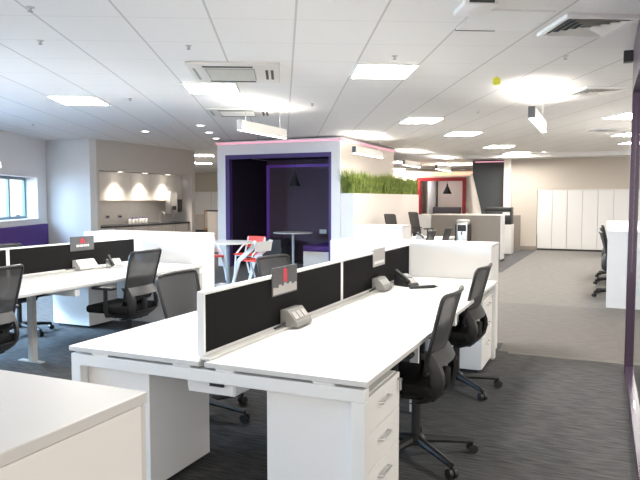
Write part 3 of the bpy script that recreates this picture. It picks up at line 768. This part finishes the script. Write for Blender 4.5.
# plates clipped over the screens
def plate(x, y0, y1, z0, z1, label, kind):
    t = thing('desk_sign', label, 'sign', (x, (y0 + y1) / 2, z0), 0, 'plates clipped on the desk screens')
    L = (y1 - y0) / 2; h = z1 - z0
    MB().box(0, 0.006, -L, L, 0, h, 0.0015).build('plate', M['sign_light'] if kind == 3 else M['sign'] if kind == 1 else M['sign_plate2'], t)
    zc = (1.046 if x > -3 else 1.023) - z0
    MB().box(-0.040, -0.0005, -L * 0.6, L * 0.6, zc, zc + 0.004).build('clip', M['sign'], t)
    X = (0.0062, 0.0076)
    if kind == 1:
        q = MB(); n = 9                                    # pale uneven skyline along the foot
        for i in range(n):
            hh = [0.050, 0.046, 0.062, 0.052, 0.066, 0.056, 0.064, 0.05, 0.056][i]
            q.box(X[0], X[1], -L + 0.01 + i * (2 * L - 0.02) / n, -L + 0.01 + (i + 1) * (2 * L - 0.02) / n, 0.008, hh)
        q.build('skyline_print', M['sign_light'], t)
        MB().box(X[0], X[1], -0.022, 0.022, 0.072, h - 0.02, 0.0003).sph((0.0069, 0, h - 0.022), 0.02, (0.04, 1, 0.6)).build('emblem', M['sign_red'], t)
    elif kind == 2:
        q = MB(); q.prism([(-0.035, 0.082), (0.035, 0.082), (0.02, 0.115), (0.0, 0.14), (-0.02, 0.115)], X[0], X[1], 'x'); q.build('emblem', M['sign_red'], t)
        q = MB()
        for i, wdt in enumerate((0.024, 0.016, 0.022, 0.018, 0.02, 0.016, 0.024)):
            y = -0.085 + i * 0.026; q.box(X[0], X[1], y, y + wdt, 0.042, 0.066)
        q.build('lettering', M['sign_white'], t)
    else:
        MB().box(X[0], X[1], -L * 0.85, L * 0.85, 0.02, 0.045).build('print_band', M['sign_white'], t)
M['sign_plate2'] = mat('sign_mid_charcoal', (0.10, 0.10, 0.105), 0.35)
plate(-1.70, 3.17, 3.49, 0.925, 1.088, 'dark plate with red emblem and pale skyline on the nearest screen', 1)
plate(-1.70, 4.91, 5.21, 0.925, 1.070, 'plain pale grey plate on the second screen of the front desk', 3)
plate(-5.08, 5.04, 5.38, 0.93, 1.082, 'grey plate with red emblem and white lettering on the left desk screen', 2)

# sockets boxes, phones, pen
def power_box(x, y, label, m, L=0.13):
    t = thing('desk_power_unit', label, 'power unit', (x, y, 0.743), 0, 'desk power units')
    MB().prism([(-0.05, 0), (0.06, 0), (0.055, 0.025), (-0.005, 0.095), (-0.05, 0.095)], -L, L).build('housing', m, t)
    for k in (-1, 0, 1):
        y0 = k * L * 0.6
        q = MB(); c = Vector((0.025, y0, 0.061)); nx = Vector((0.76, 0, 0.65)).normalized(); tx = Vector((-nx.z, 0, nx.x))
        vs = []
        for e in (0.0, 0.003):
            for a, b in ((-1, -1), (1, -1), (1, 1), (-1, 1)):
                vs.append(q.bm.verts.new(c + nx * (0.001 + e) + tx * (a * 0.024) + Vector((0, b * L * 0.24, 0))))
        for f in ((0, 1, 2, 3), (4, 5, 6, 7), (0, 1, 5, 4), (1, 2, 6, 5), (2, 3, 7, 6), (3, 0, 4, 7)): q.bm.faces.new([vs[i] for i in f])
        q.build('socket', M['grey_plastic'] if m is M['white'] else M['sign_light'], t)
    MB().tube([(-0.02, -L, 0.02), (-0.025, -L - 0.05, 0.012), (-0.03, -L - 0.11, 0.008)], 0.006, 6).build('cable', M['chair_frame'], t)
power_box(-1.645, 3.37, 'wedge shaped power unit below the red marked plate on the front desk', M['mid_plastic'], 0.10)
power_box(-1.645, 4.98, 'wedge shaped power unit beside the black phone on the front desk', M['mid_plastic'], 0.10)
power_box(-5.03, 5.2, 'white wedge shaped power unit on the left desk', M['white'])

def phone(x, y, rz, label, body):
    t = thing('desk_phone', label, 'phone', (x, y, 0.7305), rz, 'desk phones'); t.scale = (0.85, 0.85, 0.85)
    MB().prism([(-0.09, 0), (0.10, 0), (0.10, 0.02), (-0.07, 0.115), (-0.09, 0.10)], -0.085, 0.085).build('base', body, t)
    h = MB(); h.tube([(0.085, -0.055, 0.045), (0.05, -0.055, 0.078), (-0.04, -0.055, 0.125), (-0.085, -0.055, 0.145)], [0.026, 0.018, 0.018, 0.027], 10); h.build('handset', M['chair_frame'], t, True)
    n = Vector((0.487, 0, 0.873))
    def slab(y0, y1, s0, s1, e0, e1, name, m):
        q = MB(); o0 = Vector((0.10, 0, 0.02)); d = Vector((-0.17, 0, 0.095)).normalized()
        vs = []
        for e in (e0, e1):
            for s, yy in ((s0, y0), (s1, y0), (s1, y1), (s0, y1)):
                vs.append(q.bm.verts.new(o0 + d * s + n * e + Vector((0, yy, 0))))
        for f in ((0, 1, 2, 3), (4, 5, 6, 7), (0, 1, 5, 4), (1, 2, 6, 5), (2, 3, 7, 6), (3, 0, 4, 7)): q.bm.faces.new([vs[i] for i in f])
        q.build(name, m, t)
    slab(-0.01, 0.07, 0.02, 0.10, 0.001, 0.006, 'keypad', M['sign_light'])
    slab(-0.015, 0.075, 0.115, 0.18, 0.001, 0.006, 'display', M['silver'])
phone(-1.55, 5.36, R(-28), 'black desk phone beside the power unit at the far end of the front desk', M['black'])
phone(-4.86, 5.46, R(-30), 'silver and black desk phone on the left desk', M['silver'])
phone(-3.05, 11.55, R(-20), 'small phone on the farther desk before the warm lit planter', M['sign_mid'])
t = thing('pen', 'slim black pen lying near the black phone on the front desk', 'pen', (-1.36, 5.24, 0.7305), R(42))
MB().tube([(-0.13, 0, 0.013), (0.10, 0, 0.013)], 0.013, 10).build('barrel', M['black'], t, True)
MB().cyl((0.10, 0, 0.013), (0.13, 0, 0.010), 0.010, 0.003, 10).build('tip', M['chair_frame'], t)

# pedestals
def pedestal(x0, x1, y0, y1, side, label):
    cx, cy = (x0 + x1) / 2, (y0 + y1) / 2; a = (x1 - x0) / 2; b = (y1 - y0) / 2
    t = thing('drawer_pedestal', label, 'pedestal', (cx, cy, 0), 0, 'drawer pedestals')
    s = side
    MB().box(-a + (0 if s > 0 else 0.02), a - (0.02 if s > 0 else 0), -b, b, 0.03, 0.625, 0.002).build('carcass', M['carcass'], t)
    for i, (z0, z1) in enumerate(((0.455, 0.622), (0.285, 0.452), (0.035, 0.282))):
        xa, xb = (a - 0.0195, a) if s > 0 else (-a, -a + 0.0195)
        d = MB().box(xa, xb, -b + 0.002, b - 0.002, z0, z1, 0.002).build('drawer', M['carcass'], t)
        xf = a if s > 0 else -a
        zc = z1 - 0.06
        MB().tube([(xf, -0.07, zc), (xf + s * 0.022, -0.065, zc), (xf + s * 0.022, 0.065, zc), (xf, 0.07, zc)], 0.006, 8).build('handle', M['silver'], d, True)
    for xx in (-a + 0.05, a - 0.05):
        for yy in (-b + 0.05, b - 0.05):
            MB().cyl((xx, yy - 0.01, 0.015), (xx, yy + 0.01, 0.015), 0.0148, seg=12).build('caster', M['black'], t)
    MB().cyl((a * s, b - 0.03, 0.595), ((a + 0.006) * s, b - 0.03, 0.595), 0.008, seg=10).build('lock', M['steel'], t)
pedestal(-1.37, -0.905, 2.506, 3.03, 1, 'drawer pedestal under the near right corner of the front desk')
pedestal(-2.45, -2.03, 2.506, 3.03, -1, 'drawer pedestal under the near left corner of the front desk')
pedestal(-1.37, -0.905, 5.43, 5.95, 1, 'drawer pedestal under the far right end of the front desk')
pedestal(-5.88, -5.33, 5.55, 6.02, -1, 'drawer pedestal under the far end of the left desk')
t = thing('key_tag', 'tiny key hanging from the lock of the near pedestal', 'key', (-0.895, 3.0, 0.585))
MB().cyl((0, 0, 0.01), (0.012, 0, 0.01), 0.006, seg=8).build('key_head', M['steel'], t)
MB().box(0.004, 0.008, -0.012, 0.012, -0.045, 0.003, 0.001).build('tag', M['silver'], t)

# storage units at the desk ends
def storage(x0, x1, y0, y1, h, label, doors=2, face='far', top=True, cat='storage unit', side_m=None):
    t = thing('storage_unit', label, cat, ((x0 + x1) / 2, (y0 + y1) / 2, 0), 0)
    a = (x1 - x0) / 2; b = (y1 - y0) / 2
    MB().box(-a + 0.002, a - 0.002, -b + 0.02, b - 0.02, 0.0, h - 0.0255).build('carcass', M['carcass'], t)
    MB().box(-a, a, -b, b, h - 0.025, h, 0.003).build('top', M['white'], t)
    if face == 'far': ya, yb, yo = b - 0.0195, b - 0.001, -b
    else: ya, yb, yo = -b + 0.001, -b + 0.0195, b - 0.018
    MB().box(-a + 0.002, a - 0.002, yo + 0.001, yo + 0.0195, 0.005, h - 0.0255).build('back_panel', M['white'], t)
    for k in range(doors):
        xa = -a + 0.002 + (2 * a - 0.004) * k / doors; xb = -a + 0.002 + (2 * a - 0.004) * (k + 1) / doors
        d = MB().box(xa + 0.002, xb - 0.002, ya, yb, 0.05, h - 0.03, 0.002).build('door', M['white'], t)
        xh = xb - 0.05 if k % 2 == 0 else xa + 0.05
        yf = yb + 0.012 if face == 'far' else ya - 0.012
        MB().box(xh - 0.006, xh + 0.006, min(yf, (ya if face != 'far' else yb)), max(yf, (ya if face != 'far' else yb)), h * 0.55, h * 0.55 + 0.12).build('handle', M['silver'], d)
    return t
storage(-2.55, -0.93, 6.03, 6.50, 1.055, 'white storage unit across the far end of the front desk')
storage(-5.95, -4.32, 6.14, 6.60, 1.07, 'white storage unit across the far end of the left desk')
storage(-3.47, -2.69, 9.10, 9.56, 1.085, 'low white two door cabinet before the warm lit planter', face='near')
storage(-2.35, -0.88, 0.30, 1.08, 1.07, 'white storage unit in the near left corner, cut by the picture edge', doors=3)
storage(0.07, 0.87, 9.46, 9.92, 1.05, 'white storage unit behind the purple post at the right', doors=2)
storage(0.875, 1.68, 9.46, 9.92, 1.05, 'white storage unit at the right edge, seen through the glass', doors=2)
t = thing('high_table', 'long white high table behind the storage unit at the right, chairs along it', 'table', (0.88, 11.9, 0))
MB().box(-0.81, 0.80, -1.97, 2.0, 1.022, 1.05, 0.003).build('tabletop', M['white'], t)
for xx in (-0.55, 0.74):
    for yy in (-1.90, 1.93): MB().box(xx - 0.03, xx + 0.03, yy - 0.03, yy + 0.03, 0, 1.0215, 0.003).build('leg', M['white_metal'], t)
MB().box(0.30, 0.33, -1.8, 1.8, 0.05, 1.0215).build('centre_panel', M['white'], t)

# ================================================================== TASK CHAIRS
def back_x(z): return -0.078 - (z - 0.50) * 0.27
def task_chair():
    t = thing('task_chair', 'x', 'office chair')
    st_ = MB().box(-0.15, 0.31, -0.24, 0.24, 0.415, 0.485, 0.03, 3)
    st_.build('seat', M['seat_fabric'], t, True)
    MB().box(-0.14, 0.16, -0.12, 0.12, 0.36, 0.4145, 0.015).build('mechanism', M['black'], t, True)
    MB().cyl((0, 0, 0.09), (0, 0, 0.36), 0.026, seg=16).build('gas_lift', M['black'], t, True)
    # leaning mesh blade with a slim frame
    fr = MB(); Z0, Z1, hw0, hw1 = 0.53, 0.968, 0.205, 0.235
    def edge(y, z):
        return (back_x(z) - 0.035 * (1 - (y / 0.235) ** 2), y, z)
    loop = []
    r = 0.03
    for a in range(0, 91, 30): loop.append((hw0 - r + r * math.sin(R(a)), Z0 + r - r * math.cos(R(a))))
    loop += [(0.215, 0.68), (0.226, 0.8)]
    for a in range(0, 91, 30): loop.append((hw1 - r + r * math.cos(R(a)), Z1 - r + r * math.sin(R(a))))
    loop += [(0.1, Z1), (0.0, Z1)]
    pts = loop + [(-y, z) for y, z in reversed(loop[:-1])] + [(0.0, Z0)]
    fr.tube([edge(y, z) for y, z in pts], 0.0115, 8, closed=True)
    fr.build('backrest_frame', M['chair_frame'], t, True)
    ms = MB(); n, k = 10, 8; grid = []
    for i in range(k + 1):
        z = Z0 + (Z1 - Z0) * i / k; hw = hw0 + (hw1 - hw0) * min(1, (z - Z0) / 0.3) - 0.006
        grid.append([ms.bm.verts.new(edge(hw * (2 * j / n - 1), z)) for j in range(n + 1)])
    for i in range(k):
        for j in range(n): ms.bm.faces.new((grid[i][j], grid[i][j + 1], grid[i + 1][j + 1], grid[i + 1][j]))
    ms.build('mesh_back', M['mesh'], t, True)
    # lower shell: bulges behind the seat, with a wide opening in its middle
    zs = [0.355, 0.37, 0.40, 0.44, 0.49, 0.54, 0.58, 0.62, 0.65]; offs = [0.02, 0.06, 0.098, 0.118, 0.118, 0.100, 0.074, 0.042, 0.012]
    ysn = [-1, -0.92, -0.78, -0.6, -0.3, 0, 0.3, 0.6, 0.78, 0.92, 1]
    sh = MB(); G0 = []; G1 = []
    for z, of in zip(zs, offs):
        hw = 0.17 + 0.04 * min(1, (z - 0.355) / 0.08)
        r0 = []; r1 = []
        for q in ysn:
            x = back_x(z) - of - 0.035 * (1 - q * q) * 0.9
            if abs(q) == 1: x += 0.035
            r0.append(sh.bm.verts.new((x, hw * q, z))); r1.append(sh.bm.verts.new((x + 0.024, hw * q * 0.985, z)))
        G0.append(r0); G1.append(r1)
    nz, ny = len(zs), len(ysn)
    cells = {(i, j) for i in range(nz - 1) for j in range(ny - 1)} - {(i, j) for i in (3, 4, 5) for j in range(2, ny - 3)}
    for i, j in cells:
        sh.bm.faces.new((G0[i][j], G0[i + 1][j], G0[i + 1][j + 1], G0[i][j + 1])); sh.bm.faces.new((G1[i][j], G1[i][j + 1], G1[i + 1][j + 1], G1[i + 1][j]))
        for (di, dj, p, q) in ((-1, 0, (0, 0), (0, 1)), (1, 0, (1, 1), (1, 0)), (0, -1, (1, 0), (0, 0)), (0, 1, (0, 1), (1, 1))):
            if (i + di, j + dj) not in cells:
                u, v = (i + p[0], j + p[1]), (i + q[0], j + q[1])
                sh.bm.faces.new((G0[u[0]][u[1]], G0[v[0]][v[1]], G1[v[0]][v[1]], G1[u[0]][u[1]]))
    sh.build('back_shell', M['chair_frame'], t, True)
    lp = MB(); rows = [[(back_x(z) + 0.02 - of - 0.03 * (1 - (y / 0.16) ** 2), y, z) for y in [-0.16 + 0.32 * j / 8 for j in range(9)]] for z, of in ((0.44, 0.0), (0.50, 0.01), (0.56, 0.01), (0.60, 0.0))]
    g0 = [[lp.bm.verts.new(p) for p in rw] for rw in rows]; g1 = [[lp.bm.verts.new((p[0] + 0.02, p[1], p[2])) for p in rw] for rw in rows]
    for i in range(3):
        for j in range(8):
            lp.bm.faces.new((g0[i][j], g0[i][j + 1], g0[i + 1][j + 1], g0[i + 1][j])); lp.bm.faces.new((g1[i][j], g1[i + 1][j], g1[i + 1][j + 1], g1[i][j + 1]))
    lp.build('lumbar_pad', M['seat_fabric'], t, True)
    MB().tube([(-0.06, 0, 0.385), (-0.12, 0, 0.385), (-0.165, 0, 0.43), (-0.175, 0, 0.54)], [0.03, 0.032, 0.03, 0.022], 10).build('back_spine', M['chair_frame'], t, True)
    for s in (-1, 1):
        ar = MB(); ar.tube([(0.04, s * 0.16, 0.40), (0.04, s * 0.27, 0.41), (0.04, s * 0.285, 0.45), (0.04, s * 0.285, 0.64)], [0.018, 0.02, 0.02, 0.018], 8)
        a = ar.build('armrest', M['black'], t, True)
        MB().box(-0.06, 0.17, s * 0.285 - 0.04, s * 0.285 + 0.04, 0.6405, 0.668, 0.012).build('arm_pad', M['black'], a, True)
    MB().lathe([(0.05, 0.075), (0.055, 0.08), (0.055, 0.115), (0.035, 0.13)], seg=18).build('hub', M['black'], t, True)
    for k in range(5):
        a = R(72 * k - 5); c, s = math.cos(a), math.sin(a)
        leg = MB().tube([(0.04 * c, 0.04 * s, 0.100), (0.18 * c, 0.18 * s, 0.088), (0.34 * c, 0.34 * s, 0.070)], [0.026, 0.021, 0.016], 8).build('base_leg', M['black'], t, True)
        q = MB(); p = Vector((0.34 * c, 0.34 * s, 0.028)); ax = Vector((-s, c, 0))
        q.cyl(p - ax * 0.026, p - ax * 0.006, 0.027, seg=16); q.cyl(p + ax * 0.006, p + ax * 0.026, 0.027, seg=16); q.cyl(p + Vector((0, 0, 0.0)), p + Vector((0, 0, 0.045)), 0.008, seg=8)
        q.cyl(p - ax * 0.0059, p + ax * 0.0059, 0.018, seg=12)
        q.build('caster', M['black'], leg, True)
    return t
ch = task_chair()
spots = [
 (-0.955, 3.53, 180, 1.0, 'black mesh task chair at the near right side of the front desk', 'task chairs at the front desk'),
 (-1.02, 4.95, 177, 1.0, 'black mesh task chair farther along the right side of the front desk', 'task chairs at the front desk'),
 (-2.48, 3.63, 2, 1.0, 'task chair on the far side of the front desk, left of the nearest screen', 'task chairs at the front desk'),
 (-2.48, 5.0, -8, 1.0, 'task chair peeping over the nearest screen, before the white framed chair', 'task chairs at the front desk'),
 (-4.04, 3.12, 180, 1.035, 'mesh task chair cut by the left edge of the picture', 'task chairs at the left desk'),
 (-4.06, 4.74, 184, 1.035, 'mesh task chair at the left desk in front of the silver phone', 'task chairs at the left desk'),
 (-5.85, 5.05, 0, 1.0, 'task chair on the window side of the left desk, seen below the desktop', 'task chairs at the left desk'),
 (-2.71, 10.15, 180, 1.0, 'nearer of two chairs at the farther desk, just above the white storage', 'task chairs at the farther desk'),
 (-2.69, 11.25, 180, 1.0, 'farther of two chairs at the farther desk, left of the water dispenser', 'task chairs at the farther desk'),
 (-4.12, 13.55, 48, 1.18, 'task chair standing against the warm lit planter, above the low cabinet', 'task chairs by the planter'),
 (-3.95, 14.85, 42, 1.2, 'task chair near the taupe counter end, right of the planter chair', 'task chairs by the planter'),
 (0.20, 10.65, 0, 1.0, 'nearest chair of the row at the right high table, beside the white storage', 'task chairs at the right high table'),
 (0.20, 12.2, 0, 1.0, 'middle chair of the row at the right high table', 'task chairs at the right high table'),
 (0.22, 13.3, 0, 1.0, 'farthest chair of the row at the right high table', 'task chairs at the right high table'),
]
for i, (x, y, a, sz, lb, grp) in enumerate(spots):
    place(ch, i > 0, (x, y, 0), R(a), lb, grp, sz)

# ================================================================== FAR PART OF THE ROOM
t = thing('taupe_counter', 'long taupe fronted counter with pale top across the far aisle', 'counter', (-3.0, 15.72, 0))
MB().box(-0.84, 0.80, -0.22, 0.22, 0.0, 1.085).build('front_panel', M['taupe_lam'], t)
MB().box(-0.84, 0.84, -0.23, 0.23, 1.0855, 1.11).build('counter_top', M['cream_warm_lit'], t)
MB().box(0.8005, 0.84, -0.22, 0.22, 0.05, 1.085).build('end_panel', M['white'], t)
for yy in (-0.15, 0.15): MB().cyl((0.82, yy - 0.015, 0.024), (0.82, yy + 0.015, 0.024), 0.0235, seg=12).build('caster', M['black'], t)
t = thing('white_cabinet', 'narrow white cabinet at the left end of the taupe counter', 'cabinet', (-4.02, 15.72, 0))
MB().box(-0.16, 0.16, -0.20, 0.22, 0, 1.10).build('carcass', M['white'], t)
MB().box(-0.158, 0.158, -0.22, -0.2005, 0.01, 1.095, 0.002).build('door', M['white'], t)
t = thing('white_cabinet', 'white cabinet carrying the black printer, right end of the taupe counter', 'cabinet', (-2.62, 17.75, 0))
MB().box(-0.42, 0.42, -0.23, 0.25, 0.02, 0.80).build('carcass', M['white'], t)
MB().box(-0.418, 0.418, -0.25, -0.2305, 0.03, 0.79, 0.002).build('door', M['white'], t)
MB().box(-0.40, 0.40, -0.2, 0.2, 0.0, 0.0195).build('plinth', M['taupe_lam'], t)
t = thing('printer', 'black printer standing on the white cabinet beside the slate panel', 'printer', (-2.55, 17.75, 0.8005))
MB().box(-0.36, 0.34, -0.23, 0.22, 0, 0.36, 0.02).build('body', M['black'], t, True)
MB().box(-0.36, 0.34, -0.20, 0.22, 0.3605, 0.46, 0.02).build('scanner_lid', M['chair_frame'], t, True)
MB().box(-0.2, 0.2, -0.34, -0.2305, 0.10, 0.12).build('paper_tray', M['chair_frame'], t)
MB().box(0.12, 0.30, -0.245, -0.2305, 0.25, 0.33).build('control_panel', M['grey_plastic'], t)
t = thing('taupe_screen', 'narrow taupe panel behind the white cabinet, left of the far wall', 'panel', (-2.30, 18.9, 0))
MB().box(-0.17, 0.17, -0.04, 0.04, 0.0, 1.02, 0.004).build('board', M['taupe_lam'], t)
MB().box(-0.2, 0.2, -0.12, 0.12, 0.0, 0.012).build('foot', M['grey_plastic'], t) if False else None

# water dispenser
t = thing('water_dispenser', 'silver and black water dispenser standing before the taupe counter', 'water dispenser', (-3.03, 15.28, 0))
MB().box(-0.125, 0.125, -0.15, 0.16, 0, 0.92, 0.02).build('body', M['silver'], t, True)
MB().box(-0.165, -0.1255, -0.12, 0.16, 0, 0.88, 0.008).build('side_panel', M['black'], t)
MB().box(0.1255, 0.165, -0.12, 0.16, 0, 0.88, 0.008).build('side_panel', M['black'], t)
MB().lathe([(0.155, 0.9205), (0.16, 0.93), (0.16, 0.975), (0.13, 0.99)], seg=24).build('lid', M['grey_plastic'], t, True)
MB().box(-0.10, 0.10, -0.156, -0.1505, 0.72, 0.87).build('dispensing_bay', M['black'], t)
MB().tube([(0.0, -0.15, 0.70), (0, -0.2, 0.69), (0, -0.2, 0.64)], 0.014, 8).build('tap', M['chair_frame'], t, True)

# red framed booth
RX0, RX1, RY, RH = -6.85, -3.86, 22.0, 2.40
rb = thing('meeting_booth', 'far meeting booth with a bold red frame and a pendant inside', 'booth', ((RX0 + RX1) / 2, RY, 0))
rx, ry = (RX0 + RX1) / 2, RY
def RB(x0, x1, y0, y1, z0, z1): return MB().box(x0 - rx, x1 - rx, y0 - ry, y1 - ry, z0, z1)
q = RB(RX0, -6.0, RY, RY + 0.15, 0, RH); q.box(-4.28 - rx, RX1 - rx, 0, 0.15, 0, RH); q.box(-6.0 - rx, -4.28 - rx, 0, 0.15, 2.22, RH)
q.build('front_wall', M['cream_warm_lit'], rb)
q = RB(-6.0, -5.86, RY - 0.03, RY + 0.2, 0, 2.22); q.box(-4.40 - rx, -4.28 - rx, -0.03, 0.2, 0, 2.22); q.box(-5.86 - rx, -4.40 - rx, -0.03, 0.2, 2.10, 2.22)
q.build('red_frame', M['red_frame'], rb)
RB(RX0, RX1, 24.4, 24.5, 0, RH).build('back_wall', M['pinkish'], rb)
RB(RX0, RX0 + 0.1, RY + 0.151, 24.399, 0, RH).build('side_wall', M['cream_warm_lit'], rb)
RB(RX1 - 0.1, RX1, RY + 0.151, 24.399, 0, RH).build('side_wall', M['cream_warm_lit'], rb)
RB(-5.95, -5.90, 23.2, 24.39, 0, 2.2).build('inner_partition', M['wall'], rb)
RB(-5.86, -5.82, 24.34, 24.399, 0, 2.2).build('corner_trim', M['chair_frame'], rb)
RB(RX0 - 0.02, RX1 + 0.02, RY - 0.03, RY - 0.001, RH - 0.12, RH + 0.0).build('light_strip', M['led_warm'], rb)
RB(RX0, RX1, RY, 24.5, RH + 0.001, RH + 0.03).build('roof', M['cream_warm_lit'], rb)
cone_pendant(-5.08, 22.7, 1.66, RH, 'black cone pendant lamp hanging inside the red framed booth', 0.16, 0.30, M['bulb_lit'])
MB().box(-0.3, 0.3, 0.6, 1.6, RH - 0.03, RH - 0.005).build('ceiling_light', M['booth_fill'], rb)  # glowing slab added to brighten the booth, no known lamp
t = thing('booth_sofa', 'dark sofa back inside the red framed booth', 'sofa', (-5.25, 23.6, 0))
MB().box(-0.60, 0.45, -0.3, 0.3, 0.1, 0.45, 0.04).build('seat', M['booth_grey'], t, True)
MB().box(-0.60, 0.45, 0.1, 0.3, 0.4505, 1.18, 0.04).build('backrest', M['booth_grey'], t, True)
for xx in (-0.5, 0.35):
    for yy in (-0.22, 0.22): MB().cyl((xx, yy, 0), (xx, yy, 0.0995), 0.02, seg=10).build('leg', M['black'], t)
# slate booth end with slanted edge
t = thing('slate_booth', 'tall slate panel with slanted left edge reaching the ceiling', 'panel', (-3.1, 19.7, 0))
MB().prism([(-0.52, 2.639), (-0.52, 2.20), (-0.27, 1.2), (-0.10, 0.0), (0.42, 0.0), (0.42, 2.639)], -0.10, 0.10).build('slate_board', M['dark_panel'], t)
MB().prism([(-0.525, 2.25), (-0.60, 2.25), (-0.40, 0.0), (-0.105, 0.0), (-0.275, 1.2), (-0.525, 2.2)], -0.08, 0.08).build('pale_side', M['cream_warm_lit'], t)
MB().box(-0.45, 0.40, -0.125, -0.101, 2.57, 2.60).build('light_strip', M['led_pink'], t)

# wall cupboards on the far wall
names = ['leftmost tall white cupboard door unit in the far wall', 'second tall white cupboard from the left in the far wall', 'third tall white cupboard from the left in the far wall', 'tall white cupboard left of the purple post', 'tall white cupboard just right of the purple post', 'rightmost tall white cupboard in the far wall']
for i in range(6):
    t = thing('tall_cupboard', names[i], 'cupboard', (-1.74 + 0.8 * i + 0.41, FY + 0.25, 0), 0, 'tall white cupboards in the far wall')
    MB().box(-0.398, 0.398, -0.228, 0.30, 0.05, 1.735).build('carcass', M['seam'], t)
    MB().box(-0.398, 0.398, -0.2, 0.28, 0.0, 0.0495).build('plinth', M['chair_frame'], t)
    for s in (-1, 1):
        d = MB().box(min(0.005 * s, 0.3945 * s), max(0.005 * s, 0.3945 * s), -0.25, -0.2285, 0.055, 1.730, 0.003).build('door', M['white'], t)
        MB().box(min(0.03 * s, 0.042 * s), max(0.03 * s, 0.042 * s), -0.262, -0.2505, 0.85, 1.02).build('handle', M['silver'], d)

# ================================================================== GLAZED PARTITION
t = thing('glazed_partition', 'purple framed glass partition at the right edge', 'partition', (0.235, 6.0, 0))
MB().box(-0.035, 0.035, -0.04, 0.04, 0, H - 0.001, 0.004).build('post', M['purple_post'], t)
MB().box(-0.035, 0.035, -5.0, -0.041, 2.36, H - 0.001).build('head_beam', M['purple_post'], t)
MB().box(-0.03, 0.03, -5.0, -0.041, 0.0, 0.06).build('floor_track', M['purple_post'], t)
MB().box(-0.005, 0.005, -5.0, -0.041, 0.0605, 2.3595).build('glass_pane', M['glass'], t)
t = thing('wall_speaker', 'small black speaker box fixed to the top of the purple post', 'speaker', (0.195, 6.02, 2.62))
MB().box(-0.07, 0.003, -0.04, 0.04, 0, 0.095, 0.006).build('cabinet', M['black'], t)
MB().box(-0.065, -0.002, -0.044, -0.0405, 0.01, 0.085).build('front_grille', M['chair_frame'], t)
